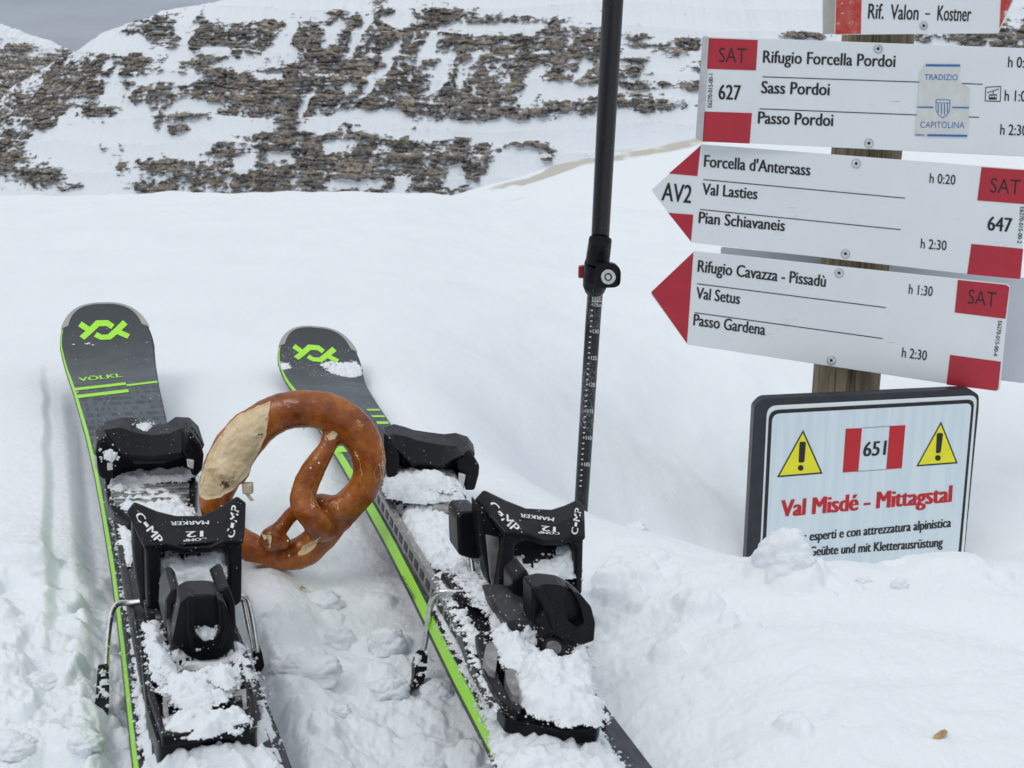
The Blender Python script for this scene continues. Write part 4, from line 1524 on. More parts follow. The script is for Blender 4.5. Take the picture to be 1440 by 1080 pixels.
def snow_patch(k, poly, pl, T, res=.0009, rag=.0035, seed=1, edge=.010, rough=1.0, cover=1.0):
    T = T * .85
    """loose snow heaped on a surface: lumpy height over a ragged outline"""
    P0, N = pl
    N = N / np.linalg.norm(N)
    if N @ (CO - P0) < 0:
        N = -N
    R_, O_ = SKI[k]
    U = R_[:, 0] - N * (R_[:, 0] @ N)
    U = U / np.linalg.norm(U)
    Vv = np.cross(N, U)
    pts = np.array([on_plane(x, y, P0, N) for x, y in poly])
    c = pts.mean(0)
    q = np.stack([(pts - c) @ U, (pts - c) @ Vv], 1)
    x = np.arange(q[:, 0].min() - .004, q[:, 0].max() + .004, res)
    y = np.arange(q[:, 1].min() - .004, q[:, 1].max() + .004, res)
    X, Y = np.meshgrid(x, y)
    d = inside(q, X, Y)
    d = d + rag * (fbm(X * 120 + seed * 7, Y * 120, 3, seed) * 1.6 + .42 * fbm(X * 420, Y * 420, 3, seed + 5)) + .001
    if cover < 1:
        d = np.minimum(d, (fbm(X * 190 + seed, Y * 190, 4, seed + 40) - (1 - 2 * cover) * .42) * .02)
    h = T * 1.2 * (1 - np.exp(-np.maximum(d, 0) / (edge * .7))) ** .72 * (.72 + .8 * rough * billow(X * 60, Y * 60, 4, seed + 9)) + .0024 * rough * (billow(X * 210, Y * 210, 4, seed + 11) - .4) * (d > 0)
    h = h + .0014 * rough * fbm(X * 800, Y * 800, 2, seed + 13) * (d > 0)
    h = np.where(d > 0, np.maximum(h, .0003), 0)
    for _ in range(1):
        h[1:-1, 1:-1] = (h[1:-1, 1:-1] * 4 + 2 * (h[:-2, 1:-1] + h[2:, 1:-1] + h[1:-1, :-2] + h[1:-1, 2:]) + h[:-2, :-2] + h[2:, 2:] + h[:-2, 2:] + h[2:, :-2]) / 16
    V_ = c + X[..., None] * U + Y[..., None] * Vv + h[..., None] * N
    ny, nx = X.shape
    idx = np.arange(ny * nx).reshape(ny, nx)
    keep = h > .00004
    m = keep[:-1, :-1] & keep[:-1, 1:] & keep[1:, 1:] & keep[1:, :-1]
    qd = np.stack([idx[:-1, :-1], idx[:-1, 1:], idx[1:, 1:], idx[1:, :-1]], -1)[m]
    SNOWBUF[k].append((V_.reshape(-1, 3), qd))
    # loose grains round its edge
    band = np.argwhere((d > -.0045) & (d < .0015))
    rr = np.random.default_rng(seed)
    if len(band):
        pk = band[rr.integers(0, len(band), min(160, 12 + len(band) // 14))]
        GV, GQ = [], []
        for i, j in pk:
            c0 = V_[i, j] + N * .0004
            rad = .0004 + .0011 * rr.random() ** 3
            b0 = len(GV)
            for u_, v_, n_ in ((1, 0, 0), (0, 1, 0), (-1, 0, 0), (0, -1, 0), (0, 0, 1), (0, 0, -1)):
                GV.append(c0 + rad * rr.uniform(.7, 1.3) * (u_ * U + v_ * Vv + n_ * N))
            for a_ in range(4):
                GQ.append((b0 + a_, b0 + (a_ + 1) % 4, b0 + 4, b0 + 4))
                GQ.append((b0 + a_, b0 + 5, b0 + 5, b0 + (a_ + 1) % 4))
        GRAINS[k].append((np.array(GV), np.array([(q[0], q[1], q[2]) if q[2] == q[3] else (q[0], q[1], q[3]) for q in GQ])))


def crumbs(k, pts, r0, r1, seed=0):
    """a few loose grains and clots"""
    r = random.Random(seed)
    for p in pts:
        rad = r.uniform(r0, r1)
        V_, Q = [], []
        n, m = 8, 6
        for i in range(m + 1):
            for j in range(n):
                th, ph = math.pi * i / m, 2 * math.pi * j / n
                rr = rad * (1 + r.uniform(-.25, .25))
                V_.append(np.asarray(p) + np.array([rr * math.sin(th) * math.cos(ph), rr * math.sin(th) * math.sin(ph), rr * .8 * math.cos(th)]))
        for i in range(m):
            for j in range(n):
                Q.append((i * n + j, i * n + (j + 1) % n, (i + 1) * n + (j + 1) % n, (i + 1) * n + j))
        SNOWBUF[k].append((np.array(V_), np.array(Q)))


def dust(k, root, poly, n, seed, r0=.00025, r1=.0009, up=.15):
    """fine snow grains caught on the upward faces of the binding"""
    dg = bpy.context.evaluated_depsgraph_get()
    dg.update()
    vs, fs, own = [], [], []
    for ob in root.children_recursive:
        if ob.type != 'MESH' or ob.name.startswith('lettering'):
            continue
        e = ob.evaluated_get(dg)
        me = e.to_mesh()
        off = wloc(ob)
        b0 = len(vs)
        vs += [v.co + off for v in me.vertices]
        fs += [[i + b0 for i in p.vertices] for p in me.polygons]
        own += [ob.name.startswith(('heel_cup', 'toe_piece', 'heel_lever', 'lever_'))] * len(me.polygons)
        e.to_mesh_clear()
    tree = BVHTree.FromPolygons(vs, fs)
    rr = random.Random(seed)
    xs, ys_ = [p[0] for p in poly], [p[1] for p in poly]
    GV, GQ = [], []
    for _ in range(n * 6):
        if len(GV) >= n * 6:
            break
        x, y = rr.uniform(min(xs), max(xs)), rr.uniform(min(ys_), max(ys_))
        if inside(np.array(poly, float), np.array([x]), np.array([y]))[0] < 0:
            continue
        if float(fbm(np.array([x * .06]), np.array([y * .06]), 3, seed)[0]) + rr.uniform(-.35, .35) < .02:
            continue
        rv = ray(x, y)
        loc, nr, i, d_ = tree.ray_cast(Vector(CO), Vector(rv / np.linalg.norm(rv)))
        if loc is None:
            continue
        if nr.dot(loc - Vector(CO)) > 0:
            nr = -nr
        if nr.z < up or (own[i] and rr.random() < .86):
            continue
        rad = r0 + (r1 - r0) * rr.random() ** 3
        b0 = len(GV)
        for q in ((1, 0, 0), (0, 1, 0), (-1, 0, 0), (0, -1, 0), (0, 0, 1), (0, 0, -1)):
            GV.append(np.array(loc) + rad * rr.uniform(.7, 1.4) * np.array(q))
        for a_ in range(4):
            GQ.append((b0 + a_, b0 + (a_ + 1) % 4, b0 + 4))
            GQ.append((b0 + (a_ + 1) % 4, b0 + a_, b0 + 5))
    if GV:
        GRAINS[k].append((np.array(GV), np.array(GQ)))


def flush_snow(k, name, label):
    Vs, Qs, n = [], [], 0
    for v, q in SNOWBUF[k]:
        Vs.append(v)
        Qs.append(q + n)
        n += len(v)
    o, _ = raw_obj(name, np.vstack(Vs), np.vstack(Qs), M['clump_snow'])
    o['kind'] = 'stuff'
    o['label'] = label
    o['category'] = 'snow'
    Vs, Qs, n = [], [], 0
    for v, q in GRAINS[k]:
        Vs.append(v)
        Qs.append(q + n)
        n += len(v)
    o, _ = raw_obj('snow_grains', np.vstack(Vs), np.vstack(Qs), M['clump_snow'], smooth=True)
    o['kind'] = 'stuff'
    o['label'] = label.replace('wet snow lying', 'snow grains scattered')
    o['category'] = 'snow'


def build_ski(k, label):
    base = SP(k, (0, 0, 0))
    t = empty('ski', base, label, 'ski', 'pair of skis lying in the snow')
    e = lambda s: max(0, half_w(s))
    ins = lambda s: min(.0019, half_w(s) * .4)
    sliver(k, 'steel_edge', lambda s: [(-e(s), 0), (e(s), 0), (e(s) - .0002, .0026), (-e(s) + .0002, .0026)], M['dark_grey'], t)
    sliver(k, 'sidewall', lambda s: [(-e(s) + .0004, .0022), (-e(s) * .6, .0022), (-e(s) * .6, thick(s) - .0006), (-e(s) + ins(s) - .0002, thick(s) - .0006)], M['green'], t, 'lime green sidewall')
    sliver(k, 'sidewall', lambda s: [(e(s) * .6, .0022), (e(s) - .0004, .0022), (e(s) - ins(s) + .0002, thick(s) - .0006), (e(s) * .6, thick(s) - .0006)], M['black'], t, 'black sidewall')
    o, ss, m = sliver(k, 'top_sheet', lambda s: [(-e(s) * .58, .0024), (e(s) * .58, .0024), (e(s) * .58 if 0 else e(s) - ins(s), thick(s) - .0012), (e(s) - ins(s) - .0006, thick(s)), (-e(s) + ins(s) + .0006, thick(s)), (-e(s) + ins(s), thick(s) - .0012)], M['top_sheet'], t)
    me = o.data
    uvl = me.uv_layers.new(name='UVMap')
    R_, O_ = SKI[k]
    off = np.array(wloc(o))
    co = np.array([tuple(v.co) for v in me.vertices]) + off
    loc = (co - O_) @ R_
    vi = np.array([l.vertex_index for l in me.loops])
    uvl.data.foreach_set('uv', np.stack([loc[vi, 0], loc[vi, 1]], 1).astype(np.float32).ravel())
    # grey tip protector hugging the rim
    V_, F_ = [], []
    ssx = 1.0754 - .046 * np.linspace(0, 1, 26) ** 2
    seq = [(-half_w(s), s) for s in ssx[::-1]] + [(half_w(s), s) for s in ssx[1:]]
    for i, (w, s) in enumerate(seq):
        fr = min(1, min(i, len(seq) - 1 - i) / 3)
        u_ = min(1, abs(w) / .05)
        wi, si = w * (1 - .11 * fr * u_ ** 3), s - .0016 - .004 * fr * u_ ** 3
        for (a, b_, z) in ((w * 1.006, s + .0006, 0), (w * 1.006, s + .0006, thick(s) + .0009), (wi, si, thick(s) + .0009), (wi, si, thick(s) - .001)):
            V_.append(SP(k, (a, b_, rise(b_) + z)))
    for i in range(len(seq) - 1):
        for j in range(3):
            F_.append((i * 4 + j, i * 4 + j + 1, (i + 1) * 4 + j + 1, (i + 1) * 4 + j))
    F_ += [(0, 1, 2, 3), tuple(4 * (len(seq) - 1) + q for q in range(4))]
    mesh_obj('tip_protector', V_, F_, M['tip_grey'], t)
    return t


def ski_poly_px(k, name, poly, mat, parent, off=.0004, sub=1, label=None):
    P = []
    n = len(poly)
    for i in range(n):
        a, b_ = np.array(poly[i], float), np.array(poly[(i + 1) % n], float)
        for j in range(sub):
            P.append(px_on_ski(k, *(a + (b_ - a) * j / sub), off)[0])
    return mesh_obj(name, P, [list(range(len(P)))], mat, parent, label=label)


def stroke(k, pts, wd, parent, box):
    """logo stroke in crop units mapped by box to the ski's own surface coordinates"""
    (wc, sc, scale) = box
    pts = np.array(pts, float)
    n = len(pts)
    L_, R2_ = [], []
    for i in range(n):
        if i == 0:
            d = pts[1] - pts[0]
            nn = np.array([-d[1], d[0]]) / np.linalg.norm(d)
            mlen = 1
        elif i == n - 1:
            d = pts[-1] - pts[-2]
            nn = np.array([-d[1], d[0]]) / np.linalg.norm(d)
            mlen = 1
        else:
            d1, d2 = pts[i] - pts[i - 1], pts[i + 1] - pts[i]
            n1 = np.array([-d1[1], d1[0]]) / np.linalg.norm(d1)
            n2 = np.array([-d2[1], d2[0]]) / np.linalg.norm(d2)
            nn = (n1 + n2) / np.linalg.norm(n1 + n2)
            mlen = 1 / (nn @ n1)
        L_.append(pts[i] + nn * wd / 2 * mlen)
        R2_.append(pts[i] - nn * wd / 2 * mlen)
    V_, F_ = [], []
    for i in range(n - 1):
        q = 6
        for j in range(q + 1):
            t = j / q
            for side in (L_, R2_):
                p = side[i] * (1 - t) + side[i + 1] * t
                V_.append(ski_top(k, wc + (p[0] - 383) * scale, sc - (p[1] - 233) * scale * 1.62, .00045))
        b0 = len(V_) - 2 * (q + 1)
        F_ += [(b0 + 2 * j, b0 + 2 * j + 1, b0 + 2 * j + 3, b0 + 2 * j + 2) for j in range(q)]
    return V_, F_


def logo(k, parent, wc, sc, scale=.000228):
    geo = [stroke(k, p, 33, parent, (wc, sc, scale)) for p in
           ([(259, 192), (312, 234)], [(263, 277), (352, 192), (403, 192), (431, 214)], [(335, 256), (363, 276), (405, 276), (500, 190)], [(449, 240), (508, 276)])]
    V_, F_ = join_geo(geo)
    mesh_obj('tip_logo', V_, F_, M['green'], parent, label='lime green crossed emblem')


def wire(name, k, pts, r, mat, parent, n=6):
    P = [SV(k, x, y, s) for (x, y, s) in pts]
    return mesh_obj(name, *tube_geo(smooth_path(P, n), r, 14), mat, parent, smooth=True)


B, BG, DG, SI = M['black'], M['black_gloss'], M['dark_grey'], M['silver']

# =================== left ski
L = build_ski('L', 'left ski, dark grey with green left edge and emblem, black binding beside the pretzel')
q = px_on_ski('L', 146.5, 465)[1]
logo('L', L, q[0], q[1])
LT = lambda x, y: px_on_ski('L', x, y, .0005)[0]
LK = lambda k: (lambda x, y: px_on_ski(k, x, y, .0005)[0])
ski_poly_px('L', 'stripe', [(104.5, 546), (176.5, 538), (177.5, 541.5), (105.5, 549.8)], M['green'], L, sub=4)
ski_poly_px('L', 'stripe', [(177.5, 541), (221, 535.8), (221.8, 538.4), (178.3, 543.6)], M['green'], L, sub=4)
ski_poly_px('L', 'stripe', [(108, 556), (180, 547.6), (181.4, 551.8), (109.5, 560.3)], M['green'], L, sub=4)
lettering('VÖLKL', (112, 537), (172, 530.5), (-1.6, -5.2), LT, M['green'], L, .03, label='lime green lettering')


# --- binding, left
def slabS(k, name, poly, s, thick_, mat, parent, bevel=.001, tilt=0.0, at=None, label=None, seg=2):
    pl = Spl(k, s, tilt) if at is None else Spl_at(k, at[0], at[1], s, tilt)
    return slab(name, poly, pl[0], pl[1], thick_, mat, parent, bevel=bevel, label=label, seg=seg)


def slabH(k, name, poly, h, thick_, mat, parent, bevel=.001, label=None):
    return slab(name, poly, *Hpl(k, h), thick_, mat, parent, bevel=bevel, label=label)


lbox('L', 'binding_plate', -.029, .029, -.05, .43, .0125, .021, DG, L, .0015)
lbox('L', 'plate_rail', -.0300, -.0262, -.03, .40, .012, .0235, DG, L, .0008)
lbox('L', 'plate_rail', .0262, .0300, .12, .40, .012, .0235, DG, L, .0008)
# toe piece
slabH('L', 'toe_base', [(146, 684), (150, 705), (160, 722), (180, 735), (268, 733), (277, 715), (279, 676), (200, 668)], .030, .016, BG, L, .0015)
toe = strips('L', 'toe_piece', [
    [(141, 606), (150, 597), (172, 591), (186, 591), (208, 601), (234, 600), (248, 590), (264, 591), (276, 602)],
    [(138, 629), (149, 608), (168, 605), (190, 612), (212, 616), (240, 613), (256, 606), (269, 604), (284, 628)],
    [(145, 641), (158, 626), (170, 634), (195, 638), (212, 639), (235, 636), (252, 632), (262, 621), (279, 641)],
    [(149, 652), (162, 642), (176, 644), (195, 647), (212, 648), (235, 646), (248, 642), (258, 638), (273, 652)]],
    [.405, .372, .360, .378], B, L, .005, .0006)
slabS('L', 'toe_housing', [(146, 640), (158, 632), (205, 640), (262, 630), (276, 640), (276, 686), (148, 690)], .385, .05, BG, L, .002)
slabS('L', 'toe_wing', [(136, 622), (148, 612), (163, 632), (165, 648), (158, 652), (159, 674), (146, 675), (139, 670), (134, 638)], .352, .034, B, L, .002)
slabS('L', 'toe_wing', [(268, 606), (283, 626), (287, 640), (285, 661), (276, 671), (269, 668), (269, 648), (256, 637), (259, 622)], .352, .034, B, L, .002)
slabS('L', 'wing_facet', [(139, 624), (149, 619), (160, 634), (150, 642), (141, 640)], .3505, .003, BG, L, .0008)
slabS('L', 'wing_facet', [(268, 613), (281, 630), (283, 641), (272, 636), (262, 624)], .3505, .003, BG, L, .0008)
for poly in ([(151, 652), (158, 650), (159, 661), (151, 662)], [(263, 647), (273, 648), (272, 660), (264, 657)], [(132, 640), (136, 643), (137, 661), (133, 658)]):
    slabS('L', 'white_clip', poly, .3475, .004, M['clip_white'], L, .0006)
slabS('L', 'adjustment_window', [(186, 642), (232, 640), (233, 652), (188, 653)], .37, .006, DG, L, .001)
for (x0, x1, yy, w_) in ((154, 266, 682, 5), (156, 266, 691, 5), (160, 262, 701, 4)):
    slabH('L', 'sliding_plate', [(x0, yy), (x1, yy - 3), (x1 - 1, yy - 3 + w_), (x0 + 1, yy + w_)], .034, .004, SI, L, .0006)


def heel_lettering(k, tree, par, left, right, mk, twelve, comp):
    mp = on_bvh(tree, .0005)
    lettering('C  MP', *left, mp, M['white_print'], par, .022)
    lettering('C  MP', *right, mp, M['white_print'], par, .022)
    lettering('MARKER', *mk, mp, M['white_print'], par, .028)
    lettering('12', *twelve, mp, M['white_print'], par, .028)
    lettering('COMP', *comp, mp, M['white_print'], par, .024)
    for (p0, p1, up) in (left, right):                     # the small block that stands for the O
        p0, p1, up = map(np.array, (p0, p1, up))
        a, b_ = p0 + (p1 - p0) * .30, p0 + (p1 - p0) * .46
        u1, u2 = up * .30, up * .68
        decal('printed_block', [tuple(a + u1), tuple(b_ + u1), tuple(b_ + u2), tuple(a + u2)], mp, M['white_print'], par)


# heel piece
sh = .12
hf = slabS('L', 'heel_frame', [(204, 768), (205, 800), (207, 856), (216, 866), (226, 864), (228, 850), (226, 778), (236, 771), (256, 777), (275, 780), (293, 777), (312, 768), (320, 774), (322, 850), (327, 857), (340, 847), (341, 764), (316, 758), (262, 766), (222, 765)], sh, .03, B, L, .0018)
sad = strips('L', 'heel_cup', [
    [(203, 770), (212, 771), (232, 769), (258, 776), (296, 774), (316, 765), (328, 765), (341, 766)],
    [(192, 750), (204, 748), (230, 752), (256, 758), (290, 757), (312, 746), (329, 740), (343, 747)],
    [(182, 724), (190, 712), (218, 724), (246, 731), (286, 731), (308, 720), (333, 704), (343, 712)],
    [(183, 728), (191, 717), (219, 728), (246, 735), (286, 735), (308, 724), (332, 709), (343, 717)]],
    [sh - .001, sh + .010, sh + .026, sh + .040], B, L, .005, .0013)
heel_lettering('L', bvh_of(sad), sad, ((189, 726), (221, 765), (9, -7)), ((329, 757), (337, 713), (-11, -3)),
               ((293.5, 732), (240, 733.5), (0, 5.2)), ((285, 746.5), (262, 747.5), (0, 8)), ((291, 756), (258, 758), (0, 3.6)))
slabS('L', 'heel_core', [(224, 765), (325, 762), (326, 862), (224, 866)], sh + .030, .03, BG, L, .001)
slabS('L', 'side_arm', [(186, 735), (203, 765), (206, 862), (197, 850), (190, 810), (186, 770)], sh + .02, .012, DG, L, .0015)
slabS('L', 'spring_column', [(205, 860), (226, 862), (232, 905), (221, 912), (208, 890)], sh - .005, .02, DG, L, .001)
slabS('L', 'spring_column', [(219, 868), (227, 868), (229, 892), (221, 892)], sh - .009, .006, SI, L, .0008)
slabS('L', 'lever_shoulder', [(233, 848), (244, 827), (257, 838), (249, 877), (241, 902), (231, 888)], .055, .04, BG, L, .003)
slabS('L', 'lever_shoulder', [(316, 848), (304, 836), (322, 824), (331, 850), (333, 885), (326, 905)], .055, .04, BG, L, .003)
lev = slabS('L', 'heel_lever', rounded([(254, 846), (267, 838), (292, 837), (306, 838), (320, 856), (330, 891), (327, 911), (307, 925), (281, 927), (264, 920), (243, 900), (247, 876)], 4), .035, .024, BG, L, .002)
slabS('L', 'lever_rim', rounded([(253, 848), (266, 838), (274, 839), (272, 866), (275, 892), (288, 903), (302, 899), (309, 888), (306, 842), (314, 846), (321, 858), (331, 892), (327, 912), (307, 927), (281, 929), (263, 922), (242, 901), (247, 877)], 2.5), .029, .012, B, L, .0018)
slabS('L', 'lever_rib', [(262, 846), (267, 842), (268, 880), (276, 918), (270, 920), (262, 890)], .0272, .006, B, L, .0012)
slabS('L', 'lever_rib', [(312, 850), (317, 856), (323, 890), (312, 915), (306, 914), (315, 886)], .0272, .006, B, L, .0012)
slabS('L', 'heel_housing', rounded([(238, 890), (326, 885), (332, 925), (320, 946), (262, 950), (243, 936)], 8), .034, .05, DG, L, .004)
# rear tray
slabH('L', 'heel_track', rounded([(196, 885), (199, 930), (206, 995), (222, 1047), (362, 1030), (361, 1000), (346, 935), (332, 880)], [2, 4, 4, 9, 9, 4, 4, 2]), .034, .020, BG, L, .0025)
slabH('L', 'track_rim', [(205, 900), (209, 900), (214, 960), (232, 1024), (342, 1012), (346, 990), (335, 930), (340, 928), (353, 985), (352, 1020), (228, 1036), (208, 970)], .040, .006, B, L, .0012)
slabH('L', 'spring_clip', rounded([(229, 980), (243, 978), (243, 983), (234, 985), (237, 998), (232, 1003), (229, 995)], 1), .046, .003, SI, L, .0006)
slabH('L', 'spring_clip', rounded([(329, 972), (346, 968), (347, 990), (342, 990), (340, 977), (331, 979)], 1), .046, .003, SI, L, .0006)
slabH('L', 'track_window', [(320, 976), (341, 974), (342, 985), (324, 987)], .043, .002, M['black_print'], L, .0004)
# brake
wire('brake_arm', 'L', [(200, 846, .15), (183, 848, .152), (170, 848, .152), (161, 853, .150), (155, 868, .144), (151, 905, .128), (149, 940, .108)], .0020, M['steel'], L)
wire('brake_arm', 'L', [(330, 838, .15), (342, 838, .150), (349, 846, .150), (356, 877, .142), (362, 918, .132)], .0015, M['steel'], L)
wire('brake_arm', 'L', [(330, 842, .155), (341, 845, .152), (346, 866, .146), (351, 890, .14), (357, 920, .134)], .0012, M['steel'], L)
slabS('L', 'brake_pad', rounded([(138, 935), (152, 933), (154, 960), (153, 1000), (149, 1013), (140, 1018), (122, 1030), (128, 1010), (134, 985), (136, 960)], 2), .104, .009, B, L, .002, tilt=.9, at=(148, 935))
slabS('L', 'brake_pad', rounded([(355, 918), (368, 915), (372, 936), (368, 944), (361, 950), (358, 938)], 2), .132, .008, B, L, .0018)

# snow lying on the left ski
sp = lambda *a, **kw: snow_patch('L', *a, **kw)
sp([(156, 690), (160, 676), (172, 668), (200, 665), (224, 663), (238, 652), (258, 645), (269, 652), (273, 668), (262, 676), (210, 680), (170, 690)], Hpl('L', .034), .006, seed=3)
sp([(160, 700), (176, 690), (200, 688), (236, 690), (254, 700), (262, 712), (272, 726), (240, 730), (206, 728), (182, 720), (166, 710)], Hpl('L', .030), .005, seed=4, cover=.85)
sp([(163, 728), (176, 724), (184, 745), (187, 790), (180, 796), (172, 770), (164, 742)], Hpl('L', .022), .004, seed=5)
sp([(155, 690), (162, 705), (176, 760), (186, 830), (196, 880), (206, 1000), (199, 1040), (190, 950), (183, 880), (173, 800), (163, 740)], Hpl('L', .0138), .0028, seed=6, cover=.7)
sp([(226, 792), (240, 784), (256, 790), (280, 782), (300, 772), (318, 776), (320, 800), (312, 812), (304, 834), (290, 842), (262, 842), (246, 826), (232, 812)], Spl_at('L', 272, 815, sh + .004, .9), .006, seed=7)
sp([(228, 768), (245, 785), (236, 800), (226, 800)], Spl_at('L', 236, 785, sh + .018, .3), .002, seed=8, cover=.45)
sp([(276, 893), (280, 885), (292, 882), (304, 886), (305, 896), (290, 902), (280, 900)], Spl_at('L', 291, 893, .033, .6), .004, seed=9, rag=.0015)
sp([(204, 880), (216, 876), (226, 895), (240, 925), (246, 945), (238, 985), (228, 975), (214, 935), (206, 905)], Hpl('L', .040), .007, seed=10)
sp([(242, 912), (262, 920), (290, 930), (322, 922), (328, 935), (316, 946), (280, 950), (252, 944)], Spl_at('L', 285, 930, .031, .5), .004, seed=11, cover=.75)
sp([(232, 948), (260, 950), (300, 946), (318, 940), (334, 950), (330, 970), (318, 985), (290, 1000), (262, 1000), (240, 990)], Hpl('L', .044), .006, seed=12, cover=.8)
sp([(296, 945), (310, 938), (326, 946), (330, 962), (318, 972), (302, 966)], Hpl('L', .048), .008, seed=13)
sp([(330, 905), (340, 915), (348, 950), (340, 960), (330, 935)], Hpl('L', .038), .005, seed=14)
sp([(232, 1018), (250, 1008), (272, 1000), (300, 1006), (340, 1004), (348, 1018), (330, 1030), (280, 1038), (246, 1036)], Hpl('L', .038), .008, seed=15)
sp([(196, 905), (202, 930), (208, 990), (220, 1044), (240, 1052), (300, 1044), (362, 1030), (368, 1000), (380, 1035), (392, 1075), (402, 1130), (212, 1130), (203, 1060), (198, 1000), (194, 950)], Hpl('L', .0155), .012, seed=16, edge=.012)
sp([(336, 935), (352, 930), (372, 985), (376, 1015), (364, 1020), (350, 970)], Hpl('L', .014), .002, seed=17, cover=.4)
sp([(194, 598), (206, 596), (212, 600), (204, 606), (206, 612), (198, 611)], Spl_at('L', 203, 605, .380, 1.5), .002, seed=18, rag=.001)
sp([(148, 635), (156, 632), (161, 640), (158, 648), (150, 645)], Spl_at('L', 155, 640, .349, .5), .003, seed=19, rag=.001)
sp([(137, 948), (150, 945), (152, 975), (148, 990), (138, 985)], Spl_at('L', 148, 935, .103, .9), .002, seed=20, cover=.4)
for (x, y, r_) in ((124, 484, .0022), (120, 484, .0012), (103, 485, .0012), (206, 482, .001), (130, 486, .0014), (108, 552, .001)):
    crumbs('L', [px_on_ski('L', x + d_, y, .0004)[0] for d_ in (0, 1.5)], r_ * .7, r_, int(x))
dust('L', L, [(130, 585), (290, 585), (345, 700), (365, 1060), (150, 1060), (130, 700)], 1000, 5, .0002, .0006)
dust('L', L, [(85, 455), (212, 455), (235, 590), (110, 590)], 120, 6, .0003, .0007)
flush_snow('L', 'ski_snow', 'loose wet snow lying on the left ski and its binding')

# =================== right ski
Rk = build_ski('R', 'right ski, dark grey with broad green left edge, binding heel turned towards the pole')
q = px_on_ski('R', 446, 498)[1]
logo('R', Rk, q[0] - .002, q[1])
for poly in ([(515, 575.5), (533.5, 575.5), (534.8, 578), (517, 578)], [(522, 584.5), (540, 584.5), (541.2, 587.2), (524, 587.2)], [(529, 593), (545.5, 593), (547, 596.5), (531, 596.8)],
             [(468, 628), (487, 628), (490, 636), (473, 636)]):
    ski_poly_px('R', 'stripe', poly, M['green'], Rk, sub=2)
# serial number on the green sidewall
R_, O_ = SKI['R']


def on_side(px, py):
    n = -R_[:, 0] * .93 + R_[:, 2] * .37
    return on_plane(px, py, O_ - R_[:, 0] * .0365 + R_[:, 2] * .004 + n * .0016, n)


lettering('(3) 124330661', (566.5, 810), (584.5, 841), (-5.6, 2.5), lambda x, y: on_side(x, y), K, Rk, .014)
lbox('R', 'binding_plate', -.027, .029, -.08, .40, .0125, .021, DG, Rk, .0015)
rail = lbox('R', 'plate_rail', -.0315, -.0262, -.10, .37, .012, .027, SI, Rk, .0008)
lbox('R', 'plate_rail', .0262, .0300, .14, .37, .012, .0235, DG, Rk, .0008)
for j in range(22):
    lbox('R', 'rail_slot', -.0319, -.0314, .36 - j * .0205, .372 - j * .0205, .017, .0225, M['black_print'], Rk, 0)
slabH('R', 'toe_base', [(543, 684), (560, 705), (590, 730), (640, 728), (656, 712), (656, 695), (640, 686), (560, 676)], .028, .015, BG, Rk, .0015)
strips('R', 'toe_piece', [
    [(541, 605), (554, 600), (569, 604), (580, 608), (600, 611), (624, 614), (640, 612), (655, 617), (663, 628)],
    [(543, 618), (553, 614), (570, 617), (583, 622), (603, 626), (625, 630), (642, 631), (656, 631), (665, 641)],
    [(549, 632), (557, 630), (566, 637), (576, 646), (600, 650), (618, 652), (634, 644), (647, 640), (661, 651)],
    [(551, 642), (559, 646), (570, 653), (582, 656), (600, 658), (616, 658), (630, 653), (643, 650), (657, 657)]],
    [.372, .343, .333, .350], B, Rk, .005, .0006)
slabS('R', 'toe_housing', [(549, 638), (560, 640), (600, 650), (640, 645), (658, 648), (655, 690), (552, 678)], .356, .05, BG, Rk, .002)
slabS('R', 'toe_wing', [(540, 609), (550, 616), (562, 638), (562, 655), (557, 676), (545, 672), (541, 650)], .328, .034, B, Rk, .002)
slabS('R', 'toe_wing', [(661, 632), (675, 655), (674, 668), (668, 690), (652, 690), (653, 668), (645, 660), (641, 647), (652, 638)], .328, .034, B, Rk, .002)
slabS('R', 'wing_facet', [(655, 640), (665, 660), (663, 668), (650, 660), (643, 650)], .3265, .003, BG, Rk, .0008)
slabS('R', 'white_clip', [(646, 666), (655, 668), (651, 690), (645, 688)], .324, .004, M['clip_white'], Rk, .0006)
slabS('R', 'adjustment_window', [(578, 652), (600, 650), (616, 656), (612, 664), (580, 662)], .345, .006, DG, Rk, .002)
for (x0, x1, yy) in ((612, 650, 700), (608, 650, 708)):
    slabH('R', 'sliding_plate', [(x0, yy), (x1, yy + 3), (x1 - 1, yy + 9), (x0 + 1, yy + 5)], .034, .004, SI, Rk, .0006)
s_ = .07
slabS('R', 'heel_frame', [(711, 751), (705, 790), (699, 836), (706, 845), (717, 842), (721, 820), (725, 766), (740, 760), (765, 768), (790, 768), (804, 763), (808, 772), (808, 838), (819, 836), (821, 757), (800, 752), (775, 757), (745, 748), (725, 746)], s_, .03, B, Rk, .0018)
sadR = strips('R', 'heel_cup', [
    [(710, 753), (722, 752), (742, 755), (764, 764), (788, 764), (801, 757), (810, 758), (821, 760)],
    [(689, 728), (705, 727), (728, 737), (755, 742), (780, 742), (797, 735), (810, 730), (820, 738)],
    [(671, 707), (681, 695), (710, 709), (738, 720), (776, 722), (795, 716), (810, 709), (819, 716)],
    [(672, 712), (682, 700), (711, 713), (738, 724), (776, 726), (795, 720), (810, 713), (819, 721)]],
    [s_ - .001, s_ + .010, s_ + .026, s_ + .040], B, Rk, .005, .0013)
heel_lettering('R', bvh_of(sadR), sadR, ((685, 712), (723, 749), (9, -8)), ((812, 752), (818, 716), (-9, -2)),
               ((779, 728), (732, 722), (-.6, 5)), ((781, 741), (762, 739), (-.4, 7)), ((787, 748.5), (757, 746.5), (0, 3.4)))
